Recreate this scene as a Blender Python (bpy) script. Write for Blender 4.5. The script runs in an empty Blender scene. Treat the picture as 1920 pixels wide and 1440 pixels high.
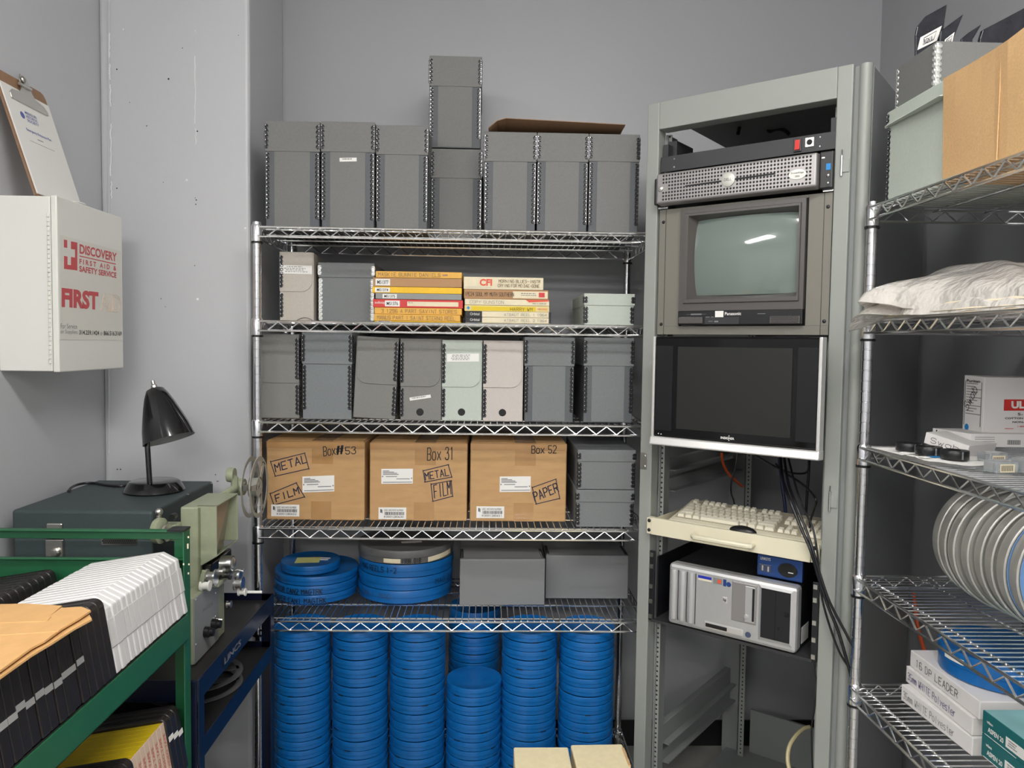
import bpy, bmesh, math, random
from mathutils import Vector, Matrix

# ------------------------------------------------------------------ camera, world, light level
scene = bpy.context.scene
C = scene.collection
V = Vector
FPX, PITCH, ROLL, YAW, EYE = 1440.0, math.radians(2.95), 0.0137, 40 / 1440.0, 1.55
_F0 = V((math.sin(YAW), math.cos(YAW), 0)); _R0 = V((math.cos(YAW), -math.sin(YAW), 0))
CF = _F0 * math.cos(PITCH) - V((0, 0, 1)) * math.sin(PITCH)
_U0 = _R0.cross(CF)
CR = _R0 * math.cos(ROLL) + _U0 * math.sin(ROLL)
CU = _U0 * math.cos(ROLL) - _R0 * math.sin(ROLL)
CAM = V((0, 0, EYE))
cd = bpy.data.cameras.new('camera'); cam = bpy.data.objects.new('camera', cd); C.objects.link(cam)
cd.sensor_fit = 'HORIZONTAL'; cd.sensor_width = 36.0; cd.lens = 36.0 * FPX / 1920.0; cd.clip_start = 0.02
cam.matrix_world = Matrix(((CR.x, CU.x, -CF.x, 0), (CR.y, CU.y, -CF.y, 0), (CR.z, CU.z, -CF.z, EYE), (0, 0, 0, 1)))
scene.camera = cam
world = bpy.data.worlds.new('world'); scene.world = world; world.use_nodes = True
world.node_tree.nodes['Background'].inputs[0].default_value = (0.5, 0.52, 0.55, 1)
world.node_tree.nodes['Background'].inputs[1].default_value = 0.15
scene.view_settings.view_transform = 'Standard'; scene.view_settings.look = 'None'
scene.view_settings.exposure = 1.58; scene.view_settings.gamma = 1.0
scene.view_settings.use_curve_mapping = False
LIGHTS = [((0.30, 0.45), 11.0), ((-2.30, -0.15), 13.0), ((-0.40, -1.90), 15.0), ((0.50, -3.60), 15.0), ((-2.40, -3.40), 15.0)]       # ceiling fixtures: (x, y), strength; the last two unseen, added to fill shade
scene.cycles.max_bounces = 6

# ------------------------------------------------------------------ measuring helpers
RACK_ANG = math.radians(-39.24)
RM = Matrix.Translation((0.448, 2.266, 0)) @ Matrix.Rotation(RACK_ANG, 4, 'Z')   # the equipment rack's own frame
REX, REY = RM.to_3x3() @ V((1, 0, 0)), RM.to_3x3() @ V((0, 1, 0))
def ray(x, y): return CF + CR * ((x - 960) / FPX) - CU * ((y - 720) / FPX)
def at(x, y, X=None, Y=None, Z=None, D=None):
    """the point of a known plane (X, Y, Z or a depth D inside the rack) seen at a place of the photograph"""
    d = ray(x, y)
    if X is not None: return CAM + d * (X / d.x)
    if Y is not None: return CAM + d * (Y / d.y)
    if Z is not None: return CAM + d * ((Z - EYE) / d.z)
    P = RM @ V((0, D, 0))
    return CAM + d * (REY.dot(P - CAM) / REY.dot(d))
def rl(x, y, D): return RM.inverted() @ at(x, y, D=D)

# ------------------------------------------------------------------ materials
def lin(v): v /= 255.0; return v / 12.92 if v <= 0.04045 else ((v + 0.055) / 1.055) ** 2.4
def rgb(r, g, b): return (lin(r), lin(g), lin(b), 1)
def mat(name, col, rough=0.5, metal=0.0, ns=0, na=0.0, bump=0.0, bs=None, spec=0.5, coat=0.0, trans=0.0, emit=None, strength=0, stretch=None, alpha=1.0, bd=.002):
    m = bpy.data.materials.new(name); m.use_nodes = True
    nt = m.node_tree; b = nt.nodes['Principled BSDF']
    b.inputs['Base Color'].default_value = col; b.inputs['Roughness'].default_value = rough; b.inputs['Metallic'].default_value = metal
    b.inputs['Specular IOR Level'].default_value = spec; b.inputs['Coat Weight'].default_value = coat
    b.inputs['Transmission Weight'].default_value = trans; b.inputs['Alpha'].default_value = alpha
    if emit: b.inputs['Emission Color'].default_value = emit; b.inputs['Emission Strength'].default_value = strength
    if ns or bump:
        tc = nt.nodes.new('ShaderNodeTexCoord'); src = tc.outputs['Object']
        if stretch:
            mp = nt.nodes.new('ShaderNodeMapping'); mp.inputs['Scale'].default_value = stretch; nt.links.new(src, mp.inputs[0]); src = mp.outputs[0]
        if na:
            n = nt.nodes.new('ShaderNodeTexNoise'); n.inputs['Scale'].default_value = ns; n.inputs['Detail'].default_value = 4
            nt.links.new(src, n.inputs['Vector'])
            mr = nt.nodes.new('ShaderNodeMapRange'); mr.inputs['From Min'].default_value = 0.3; mr.inputs['From Max'].default_value = 0.7
            mr.inputs['To Min'].default_value = 1 - na; mr.inputs['To Max'].default_value = 1 + na
            nt.links.new(n.outputs['Fac'], mr.inputs['Value'])
            mx = nt.nodes.new('ShaderNodeMix'); mx.data_type = 'RGBA'; mx.blend_type = 'MULTIPLY'; mx.inputs['Factor'].default_value = 1
            mx.inputs['A'].default_value = col; nt.links.new(mr.outputs[0], mx.inputs['B']); nt.links.new(mx.outputs['Result'], b.inputs['Base Color'])
        if bump:
            n2 = nt.nodes.new('ShaderNodeTexNoise'); n2.inputs['Scale'].default_value = bs or ns; n2.inputs['Detail'].default_value = 3
            nt.links.new(src, n2.inputs['Vector'])
            bp = nt.nodes.new('ShaderNodeBump'); bp.inputs['Strength'].default_value = bump; bp.inputs['Distance'].default_value = bd
            nt.links.new(n2.outputs['Fac'], bp.inputs['Height']); nt.links.new(bp.outputs[0], b.inputs['Normal'])
    return m
def G(v): return rgb(v, v, v)
M = {}
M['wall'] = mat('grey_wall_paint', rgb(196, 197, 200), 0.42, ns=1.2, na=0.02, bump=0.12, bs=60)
M['wall_shaded'] = mat('grey_wall_paint_shaded', rgb(165, 166, 169), 0.42, ns=1.2, na=0.02, bump=0.15, bs=70)  # same grey paint; weaker light on back and right walls mixed into its colour
M['ceiling'] = mat('ceiling_paint', rgb(228, 228, 226), 0.8)
M['floor'] = mat('floor_tile', rgb(158, 156, 150), 0.35, ns=9, na=0.08)
M['baseboard'] = mat('black_vinyl', rgb(26, 27, 28), 0.4)
M['fixture'] = mat('white_enamel', rgb(235, 235, 235), 0.4)
M['chrome'] = mat('chrome_wire', (0.92, 0.92, 0.93, 1), 0.17, 1.0)
M['chrome_dull'] = mat('chrome_post', (0.80, 0.80, 0.82, 1), 0.18, 1.0)
M['black_plastic'] = mat('black_plastic', rgb(22, 22, 24), 0.35)
M['box_grey'] = mat('grey_box_board', rgb(118, 118, 116), 0.7, ns=180, na=0.05, bump=0.06, bs=300)
M['box_strip'] = mat('grey_box_board_dark', rgb(93, 96, 99), 0.7, ns=180, na=0.05)
M['box_blue'] = mat('bluish_grey_board', rgb(121, 126, 128), 0.7, ns=180, na=0.05, bump=0.06, bs=300)
M['box_dark'] = mat('dark_grey_board', rgb(118, 121, 122), 0.65, ns=180, na=0.05, bump=0.06, bs=300)
M['box_warm'] = mat('warm_grey_board', rgb(126, 125, 121), 0.7, ns=180, na=0.05, bump=0.06, bs=300)
M['box_tan'] = mat('tan_board', rgb(188, 180, 170), 0.7, ns=150, na=0.04)
M['box_mint'] = mat('mint_board', rgb(186, 194, 184), 0.7, ns=150, na=0.03)
M['box_pink'] = mat('pinkish_grey_board', rgb(196, 188, 182), 0.7, ns=150, na=0.03)
M['box_cloth'] = mat('woven_grey_board', rgb(128, 129, 130), 0.75, ns=260, na=0.08, stretch=(6, 6, 0.6))
M['edge_metal'] = mat('metal_edge_eyelets', (0.10, 0.10, 0.105, 1), 0.28, 1.0)
M['edge_glint_dome'] = mat('metal_edge_glint_domes', (0.75, 0.75, 0.76, 1), 0.2, 1.0)  # small domes whose bright colour stands for glints on the dark eyelets
M['edge_back'] = mat('black_edge_strip', rgb(20, 20, 22), 0.35)
M['edge_pale'] = mat('pale_metal_edge', (0.70, 0.70, 0.68, 1), 0.35, 0.6)
M['black'] = mat('matte_black', rgb(14, 14, 15), 0.6)
M['paper'] = mat('white_paper', rgb(236, 234, 230), 0.7)
M['ink'] = mat('black_ink', rgb(24, 24, 28), 0.5)
M['ink_grey'] = mat('grey_print', rgb(130, 130, 130), 0.6)
M['ink_blue'] = mat('blue_black_marker', rgb(44, 44, 66), 0.5)
M['ink_pencil'] = mat('pencil', rgb(128, 108, 80), 0.6)
M['ink_violet'] = mat('violet_marker', rgb(76, 66, 128), 0.5)
M['kraft'] = mat('corrugated_cardboard', rgb(190, 150, 102), 0.6, ns=14, na=0.07, stretch=(1, 1, 4))
M['kraft_tape'] = mat('brown_packing_tape', rgb(178, 136, 88), 0.18, coat=0.4, ns=20, na=0.06)
M['kraft_bag'] = mat('kraft_paper', rgb(205, 166, 118), 0.75, ns=260, na=0.08)
M['kraft_dark'] = mat('kraft_inside', rgb(150, 112, 78), 0.8)
M['kraft_orange'] = mat('kraft_sheet', rgb(208, 162, 106), 0.65, ns=30, na=0.05)
M['blue_can'] = mat('blue_plastic', rgb(11, 98, 168), 0.34, ns=40, na=0.04)
M['grey_can'] = mat('grey_can_plastic', rgb(98, 98, 98), 0.4, ns=60, na=0.05)
M['yellow_note'] = mat('yellow_note', rgb(206, 206, 130), 0.7)
M['navy'] = mat('navy_enamel', rgb(10, 17, 40), 0.35, ns=30, na=0.15)
M['black_tray'] = mat('worn_black_tray', rgb(38, 37, 37), 0.45, ns=25, na=0.3)
M['green'] = mat('green_enamel', rgb(36, 100, 64), 0.38, ns=15, na=0.08)
M['olive'] = mat('olive_hammer_paint', rgb(152, 158, 132), 0.42, ns=60, na=0.05, bump=0.05, bs=150)
M['olive_dark'] = mat('olive_shade_paint', rgb(112, 120, 92), 0.45)
M['screen_tan'] = mat('viewer_screen', rgb(140, 126, 104), 0.3)
M['panel_grey'] = mat('grey_control_panel', rgb(140, 144, 144), 0.4)
M['steel'] = mat('bare_steel', (0.55, 0.55, 0.54, 1), 0.3, 1.0)
M['nickel'] = mat('nickel', (0.62, 0.60, 0.56, 1), 0.28, 1.0)
M['case_green'] = mat('dark_green_leatherette', rgb(62, 73, 74), 0.55, ns=200, na=0.08, bump=0.1, bs=400)
M['lamp_black'] = mat('gloss_black_enamel', rgb(18, 18, 22), 0.12, coat=0.5)
M['lamp_inside'] = mat('shade_lining', rgb(170, 172, 168), 0.4)
M['reel_grey'] = mat('grey_reel_plastic', rgb(150, 150, 142), 0.45)
M['reel_dark'] = mat('dark_reel_plastic', rgb(92, 92, 94), 0.45)
M['cab_white'] = mat('white_cabinet_enamel', rgb(232, 231, 224), 0.35)
M['sticker'] = mat('pale_sticker', rgb(226, 223, 214), 0.4)
M['red_print'] = mat('red_print', rgb(205, 84, 88), 0.5)
M['red'] = mat('red', rgb(205, 48, 44), 0.4)
M['blue_print'] = mat('blue_print', rgb(90, 100, 170), 0.5)
M['brown_board'] = mat('hardboard', rgb(150, 116, 88), 0.6, ns=80, na=0.08)
M['case_white'] = mat('white_case_plastic', rgb(218, 216, 215), 0.35)
M['case_white2'] = mat('white_case_insert', rgb(208, 207, 207), 0.3)
M['case_black'] = mat('black_case_plastic', rgb(35, 31, 30), 0.35, ns=30, na=0.1)
M['silver_tape'] = mat('silver_tape', rgb(168, 168, 166), 0.4)
M['yellow'] = mat('yellow_board', rgb(238, 188, 22), 0.5, ns=40, na=0.05)
M['yellow2'] = mat('amber_board', rgb(226, 172, 74), 0.55, ns=40, na=0.05)
M['tape_yellow'] = mat('lemon_board', rgb(222, 192, 20), 0.5)
M['cream'] = mat('cream_board', rgb(226, 214, 184), 0.6, ns=60, na=0.04)
M['cream_box'] = mat('cream_box_board', rgb(236, 222, 182), 0.65, ns=60, na=0.04)
M['spine_pink'] = mat('printed_spine', rgb(218, 192, 170), 0.6)
M['tan_box'] = mat('tan_tape_box', rgb(176, 134, 92), 0.6)
M['grey_box'] = mat('mid_grey_tape_box', rgb(140, 140, 138), 0.5)
M['lemon_pale'] = mat('pale_lemon_board', rgb(222, 204, 140), 0.6)
M['orange_print'] = mat('orange_print', rgb(224, 84, 54), 0.5)
M['sky_print'] = mat('sky_blue_print', rgb(30, 130, 200), 0.5)
M['rack'] = mat('grey_rack_enamel', rgb(146, 149, 144), 0.42, ns=3, na=0.03)
M['rack_in'] = mat('grey_rack_inner', rgb(128, 131, 130), 0.5)
M['panel_black'] = mat('black_rack_panel', rgb(50, 50, 52), 0.45)
M['bezel'] = mat('silver_bezel', rgb(156, 152, 151), 0.34, 0.5)
M['bezel_badge'] = mat('badge_silver', rgb(205, 205, 196), 0.35, 0.3)
M['crt_panel'] = mat('taupe_rack_panel', rgb(118, 115, 106), 0.45)
M['crt_bezel'] = mat('dark_taupe_bezel', rgb(84, 80, 78), 0.35)
M['crt_glass'] = mat('picture_tube_glass', rgb(112, 124, 118), 0.06, coat=0.6, spec=0.7)
M['tv_black'] = mat('piano_black', rgb(7, 7, 9), 0.07, spec=0.35)
M['tv_side'] = mat('speaker_black', rgb(22, 22, 25), 0.45, spec=0.3)
M['tv_screen'] = mat('lcd_screen', rgb(34, 34, 32), 0.4, spec=0.35)
M['tv_silver'] = mat('tv_silver', rgb(214, 212, 210), 0.28, 0.5)
M['beige'] = mat('beige_enamel', rgb(222, 215, 190), 0.4)
M['key'] = mat('ivory_keycap', rgb(236, 230, 210), 0.45)
M['key_bed'] = mat('keyboard_bed', rgb(176, 168, 146), 0.5)
M['pc_silver'] = mat('pc_silver', rgb(186, 186, 186), 0.32, 0.4)
M['pc_black'] = mat('pc_black', rgb(24, 25, 29), 0.4)
M['kvm_blue'] = mat('metallic_blue', rgb(52, 84, 150), 0.3, 0.5)
M['cable'] = mat('black_cable', rgb(22, 22, 26), 0.35)
M['cable_orange'] = mat('orange_cable', rgb(226, 96, 44), 0.45)
M['cable_tan'] = mat('tan_cable', rgb(206, 194, 150), 0.45)
M['cable_navy'] = mat('navy_cable', rgb(30, 44, 84), 0.4)
M['bag'] = mat('clear_plastic_bag', rgb(236, 230, 222), 0.22, bump=1.0, bs=20, bd=.02, trans=0.35, coat=0.4)
M['bag_fill'] = mat('cream_bag_contents', rgb(226, 212, 186), 0.7, ns=20, na=0.05)
M['clear'] = mat('clear_plastic', rgb(225, 230, 232), 0.12, trans=0.75)
M['film_black'] = mat('black_film_packet', rgb(34, 35, 42), 0.25, ns=30, na=0.4, bump=0.3, bs=30)
M['tin'] = mat('tinned_steel', (0.52, 0.51, 0.475, 1), 0.36, 0.6, ns=8, na=0.12)
M['teal'] = mat('dark_teal_card', rgb(20, 104, 106), 0.4)
M['teal_pale'] = mat('pale_teal_card', rgb(142, 190, 190), 0.4, ns=6, na=0.25)
M['box_white'] = mat('white_box_board', rgb(232, 228, 226), 0.6)
M['dark_blue'] = mat('dark_blue_plastic', rgb(70, 78, 104), 0.25)

# ------------------------------------------------------------------ mesh helpers
class MB:
    def __init__(s, T=None): s.v = []; s.f = []; s.m = []; s.T = T; s.mi = 0
    def add(s, vs, fs):
        n = len(s.v)
        for p in vs: p = V(p); s.v.append(s.T @ p if s.T else p)
        for q in fs: s.f.append([n + i for i in q]); s.m.append(s.mi)
    def box(s, x0, x1, y0, y1, z0, z1):
        s.hexa([(x0, y0, z0), (x1, y0, z0), (x1, y1, z0), (x0, y1, z0), (x0, y0, z1), (x1, y0, z1), (x1, y1, z1), (x0, y1, z1)])
    def hexa(s, p): s.add(p, [(3, 2, 1, 0), (4, 5, 6, 7), (0, 1, 5, 4), (1, 2, 6, 5), (2, 3, 7, 6), (3, 0, 4, 7)])
    def slab(s, pts, ext):
        n = len(pts); pts = [V(p) for p in pts]; e = V(ext)
        s.add(pts + [p + e for p in pts], [tuple(range(n))[::-1], tuple(range(n, 2 * n))] + [(i, (i + 1) % n, n + (i + 1) % n, n + i) for i in range(n)])
    def tube(s, pts, r, n=8, closed=False):
        pts = [V(p) for p in pts]; k = len(pts); vs = []; fs = []; up = None
        for i, p in enumerate(pts):
            a = pts[(i - 1) % k] if (i or closed) else p; b = pts[(i + 1) % k] if (i < k - 1 or closed) else p
            t = (b - a).normalized()
            if up is None: up = t.orthogonal().normalized()
            u = (up - t * up.dot(t))
            u = u.normalized() if u.length > 1e-6 else t.orthogonal().normalized()
            up = u; w = t.cross(u); rr = r[i] if isinstance(r, (list, tuple)) else r
            for j in range(n): a_ = 2 * math.pi * j / n; vs.append(p + (u * math.cos(a_) + w * math.sin(a_)) * rr)
        for i in range(k if closed else k - 1):
            i2 = (i + 1) % k
            for j in range(n): fs.append((i * n + j, i * n + (j + 1) % n, i2 * n + (j + 1) % n, i2 * n + j))
        if not closed: fs.append(tuple(range(n))[::-1]); fs.append(tuple((k - 1) * n + j for j in range(n)))
        s.add(vs, fs)
    def lathe(s, prof, n=32, c=(0, 0, 0), axis=(0, 0, 1), cap=True):
        c = V(c); q = V((0, 0, 1)).rotation_difference(V(axis)).to_matrix(); vs = []; fs = []; k = len(prof)
        for r, h in prof:
            for j in range(n): a = 2 * math.pi * j / n; vs.append(c + q @ V((r * math.cos(a), r * math.sin(a), h)))
        for i in range(k - 1):
            for j in range(n): fs.append((i * n + j, i * n + (j + 1) % n, (i + 1) * n + (j + 1) % n, (i + 1) * n + j))
        if cap: fs.append(tuple(range(n))[::-1]); fs.append(tuple((k - 1) * n + j for j in range(n)))
        s.add(vs, fs)
    def ring(s, c, R, r, axis, nu=10, nv=4):
        c = V(c); q = V((0, 0, 1)).rotation_difference(V(axis)).to_matrix()
        s.tube([c + q @ V((R * math.cos(2 * math.pi * i / nu), R * math.sin(2 * math.pi * i / nu), 0)) for i in range(nu)], r, nv, True)
    def ball(s, c, r, n=12, sc=(1, 1, 1)):
        c = V(c); vs = []; fs = []; m = n // 2
        for i in range(1, m):
            a = math.pi * i / m
            for j in range(n): b = 2 * math.pi * j / n; vs.append(c + V((r * sc[0] * math.sin(a) * math.cos(b), r * sc[1] * math.sin(a) * math.sin(b), r * sc[2] * math.cos(a))))
        t = len(vs); vs += [c + V((0, 0, r * sc[2])), c - V((0, 0, r * sc[2]))]
        for i in range(m - 2):
            for j in range(n): fs.append((i * n + j, (i + 1) * n + j, (i + 1) * n + (j + 1) % n, i * n + (j + 1) % n))
        for j in range(n): fs.append((t, j, (j + 1) % n)); fs.append((t + 1, (m - 2) * n + (j + 1) % n, (m - 2) * n + j))
        s.add(vs, fs)
    def text(s, t, fm, weight=0.0):
        vs, fs = glyphs(t, weight); s.add([fm(a, b) for a, b in vs], fs)
    def strokes(s, t, fm, w):
        """hand lettering: thin ink ribbons"""
        adv = [5.6 if ch not in ' ' else 3.6 for ch in t]; tot = sum(adv) - 1.6; x = 0; asp = None
        p0, pu, pv = fm(0, 0), fm(1, 0) - fm(0, 0), fm(0, 1) - fm(0, 0)
        for ch, ad in zip(t, adv):
            for line in STROKE.get(ch, '').split(';'):
                pts = [(int(q[0]), int(q[1])) for q in line.split()]
                for a, b in zip(pts, pts[1:]):
                    A = fm((x + a[0]) / tot, a[1] / 6); B = fm((x + b[0]) / tot, b[1] / 6)
                    d = (B - A); n_ = pu.cross(pv).normalized()
                    if d.length < 1e-7: continue
                    d.normalize(); e = d.cross(n_) * (w / 2); A = A - d * w * 0.3; B = B + d * w * 0.3
                    s.add([A + e, B + e, B - e, A - e], [(0, 1, 2, 3)])
            x += ad
STROKE = {'A': '00 26 40;12 32', 'B': '00 06 36 45 44 33 03;33 42 41 30 00', 'C': '45 36 16 05 01 10 30 41', 'D': '00 06 26 44 42 20 00',
 'E': '46 06 00 40;03 33', 'F': '46 06 00;03 33', 'G': '45 36 16 05 01 10 30 41 43 23', 'H': '00 06;40 46;03 43', 'I': '20 26', 'K': '00 06;46 03 40',
 'L': '06 00 40', 'M': '00 06 23 46 40', 'N': '00 06 40 46', 'O': '10 01 05 16 36 45 41 30 10', 'P': '00 06 36 45 44 33 03',
 'R': '00 06 36 45 44 33 03;23 40', 'S': '45 36 16 05 04 13 33 42 41 30 10 01', 'T': '06 46;26 20', 'U': '06 01 10 30 41 46', 'V': '06 20 46',
 'W': '06 10 23 30 46', 'X': '00 46;06 40', 'Y': '06 23 46;23 20', 'Z': '06 46 00 40', '0': '10 01 05 16 36 45 41 30 10', '1': '15 26 20',
 '2': '05 16 36 45 44 00 40', '3': '05 16 36 45 34 23;34 42 41 30 10 01', '4': '30 36 02 42', '5': '46 06 03 33 42 41 30 10 01',
 '6': '45 36 16 05 01 10 30 41 42 33 03', '7': '06 46 20', '8': '13 04 05 16 36 45 44 33 13 02 01 10 30 41 42 33', '9': '01 10 30 41 45 36 16 05 04 13 43',
 'm': '00 04;03 14 23 20;23 34 43 40', 'o': '10 01 03 14 34 43 41 30 10', 'l': '26 20', 'y': '04 22;44 10', 'e': '02 42 43 34 14 03 01 10 40',
 'w': '04 10 23 30 44', 'b': '06 00 30 41 43 34 04', 'h': '06 00;03 14 34 43 40', 'p': '04 00;01 31 42 43 34 04', 's': '44 14 03 12 32 41 30 00', 't': '26 21 30;14 34', 'r': '00 04;02 14 34', 'x': '04 40;00 44', 'a': '43 34 14 03 01 10 30 41 44 40',
 'n': '00 04 03 14 34 43 40', 'i': '20 24', 'u': '04 01 10 30 41 44 40', '-': '03 43', '.': '10 20', '#': '10 26;20 46;02 42;04 44;10 44;13 36', '"': '15 16;35 36'}
_gl = {}
def glyphs(t, weight=0.0):
    k = (t, weight)
    if k not in _gl:
        cu = bpy.data.curves.new('lettering', 'FONT'); cu.body = t; cu.size = 1; cu.offset = weight; cu.resolution_u = 3
        ob = bpy.data.objects.new('lettering', cu); me = bpy.data.meshes.new_from_object(ob)
        vs = [(v.co.x, v.co.y) for v in me.vertices]; fs = [tuple(p.vertices) for p in me.polygons]
        x0 = min(a for a, b in vs); x1 = max(a for a, b in vs); y0 = min(b for a, b in vs); y1 = max(b for a, b in vs)
        _gl[k] = ([((a - x0) / (x1 - x0), (b - y0) / (y1 - y0)) for a, b in vs], fs)
        bpy.data.objects.remove(ob); bpy.data.curves.remove(cu); bpy.data.meshes.remove(me)
    return _gl[k]
def fm3(pl, pr, pt, n, eps=0.0006):
    """lettering frame: left-bottom, right-bottom and left-top corners of the text, lifted off the surface along n"""
    pl, pr, pt, n = V(pl), V(pr), V(pt), V(n)
    return lambda a, b: pl + (pr - pl) * a + (pt - pl) * b + n * eps
def fml(x0, z0, w, h, y=0.0, rot=0.0):
    """lettering frame on a local front face (looking along +y)"""
    c, s_ = math.cos(rot), math.sin(rot)
    return fm3((x0, y, z0), (x0 + w * c, y, z0 + w * s_), (x0 - h * s_, y, z0 + h * c), (0, -1, 0))

def obj(name, mb, m, parent=None, bevel=0.0, seg=2, smooth=False, label=None, kind=None, normals=True):
    me = bpy.data.meshes.new(name); me.from_pydata([tuple(v) for v in mb.v], [], mb.f)
    ms = m if isinstance(m, (list, tuple)) else [m]
    for q in ms: me.materials.append(M[q] if isinstance(q, str) else q)
    me.polygons.foreach_set('material_index', [min(i, len(ms) - 1) for i in mb.m])
    if normals:
        bm = bmesh.new(); bm.from_mesh(me); bmesh.ops.recalc_face_normals(bm, faces=bm.faces); bm.to_mesh(me); bm.free()
    if smooth:
        me.polygons.foreach_set('use_smooth', [True] * len(me.polygons)); me.set_sharp_from_angle(angle=math.radians(40))
    me.update()
    o = bpy.data.objects.new(name, me); C.objects.link(o)
    if bevel:
        b = o.modifiers.new('bevel', 'BEVEL'); b.width = bevel; b.segments = seg; b.limit_method = 'ANGLE'; b.angle_limit = math.radians(40)
    if parent:
        o.parent = parent
        o.matrix_parent_inverse = PM[parent.name].inverted() if parent.name in PM else Matrix()
    if label: o['label'] = label
    if kind: o['kind'] = kind
    return o
PM = {}
def thing(name, label, cat, loc=(0, 0, 0), rz=0.0, group=None, world=True, rot=None):
    """an Empty at the base of a thing; its parts are built in world space unless world is False"""
    o = bpy.data.objects.new(name, None); C.objects.link(o); o.empty_display_size = 0.05
    o.location = loc; o.rotation_euler = rot or (0, 0, rz)
    if world: PM[o.name] = Matrix.Translation(loc) @ o.rotation_euler.to_matrix().to_4x4()
    tag(o, label, cat, group); return o
def tag(o, label, cat, group=None):
    o['label'] = label; o['category'] = cat
    if group: o['group'] = group
    return o
def struct(name, mb, m, **k): return obj(name, mb, m, kind='structure', **k)
def dup(root, loc, rz=None, label=None, group=None, rot=None):
    r = root.copy(); C.objects.link(r); r.location = loc
    if rz is not None: r.rotation_euler = (0, 0, rz)
    if rot is not None: r.rotation_euler = rot
    if label: r['label'] = label
    if group: r['group'] = group
    for ch in list(root.children):
        c = ch.copy(); C.objects.link(c); c.parent = r
        for g in list(ch.children): d = g.copy(); C.objects.link(d); d.parent = c
    return r
ORD = ['topmost', 'second from top', 'third from top', 'fourth from top', 'fifth from top', 'sixth from top', 'seventh from top', 'eighth from top', 'ninth from top',
       'tenth from top', 'eleventh from top', 'twelfth from top', 'thirteenth from top', 'fourteenth from top', 'fifteenth from top', 'sixteenth from top',
       'seventeenth from top', 'eighteenth from top', 'nineteenth from top', 'twentieth from top']
NTH = ['first', 'second', 'third', 'fourth', 'fifth', 'sixth', 'seventh', 'eighth', 'ninth', 'tenth', 'eleventh', 'twelfth', 'thirteenth', 'fourteenth', 'fifteenth',
       'sixteenth', 'seventeenth', 'eighteenth', 'nineteenth', 'twentieth']

# ------------------------------------------------------------------ the room
WX0, WX1, WY, PX1, PY, CH = -1.245, 1.445, 2.90, -0.776, 2.50, 3.05
b = MB(); b.box(-4.3, WX1 + .1, -5.0, WY + .1, -.1, 0); struct('floor', b, 'floor')
b = MB(); b.box(-4.3, WX1 + .1, -5.0, WY + .1, CH, CH + .1); struct('ceiling', b, 'ceiling')
b = MB(); b.box(WX0 - .1, WX1 + .1, WY, WY + .1, 0, CH); struct('wall_back', b, 'wall_shaded')
b = MB(); b.box(WX0 - .1, WX0, 1.02, WY, 0, CH); struct('wall_left', b, 'wall')
b = MB(); b.box(-4.3, WX0 - .1, 1.02, 1.12, 0, CH); struct('wall_side', b, 'wall')
b = MB(); b.box(-4.3, -4.2, -5.0, 1.02, 0, CH); struct('wall_far_left', b, 'wall')
b = MB(); b.box(WX1, WX1 + .1, -5.0, WY, 0, CH); struct('wall_right', b, 'wall_shaded')
b = MB(); b.box(-4.3, WX1 + .1, -5.1, -5.0, 0, CH); struct('wall_front', b, 'wall')
b = MB(); b.box(WX0, PX1, PY, WY, 0, CH); struct('wall_pillar', b, 'wall', bevel=.012, seg=3)
b = MB(); b.box(PX1, WX1, WY - .008, WY, 0, .10); struct('baseboard_back', b, 'baseboard')
b = MB(); b.box(WX1 - .008, WX1, -5.0, WY - .008, 0, .10); struct('baseboard_right', b, 'baseboard')
b = MB(); b.box(WX0, PX1 + .008, PY - .008, PY, 0, .10); struct('baseboard_pillar', b, 'baseboard')
# pillar seam, scuffs, chips and painted seam highlights: raised bead at the left corner
b = MB(); b.tube([at(204, y, Y=PY - .002) for y in (0, 200, 400, 600, 850)], .004, 6); struct('trim_1', b, 'wall')
random.seed(4)
b = MB()
for x, y, r in [(316, 148, 2.2), (219, 130, 1.6), (275, 236, 1.4), (370, 246, 1.8), (219, 353, 1.6), (342, 90, 1.2), (368, 375, 1.6), (367, 383, 1.4), (243, 192, 1), (447, 66, 1), (306, 342, 1.0), (365, 498, 1.2), (302, 560, 1.2), (310, 575, 1), (220, 880, 1.6), (226, 880, 1.6), (404, 890, 1.4), (366, 371, 1)]:
    c = at(x, y, Y=PY - .0006); b.lathe([(r / 1440 * PY * .8, 0), (r / 1440 * PY * .5, .0006)], 8, c, (0, -1, 0))
struct('trim_2', b, 'ink')
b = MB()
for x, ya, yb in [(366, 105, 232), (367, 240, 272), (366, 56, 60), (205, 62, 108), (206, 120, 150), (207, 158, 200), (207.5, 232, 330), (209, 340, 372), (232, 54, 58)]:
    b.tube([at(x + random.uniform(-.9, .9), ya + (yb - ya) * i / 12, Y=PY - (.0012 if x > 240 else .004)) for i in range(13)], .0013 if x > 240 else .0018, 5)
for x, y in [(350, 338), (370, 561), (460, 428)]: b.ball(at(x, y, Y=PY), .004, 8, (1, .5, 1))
struct('trim_3', b, 'fixture')  # white paint chips, plus gloss highlights of the corner seam drawn as strips
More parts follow.
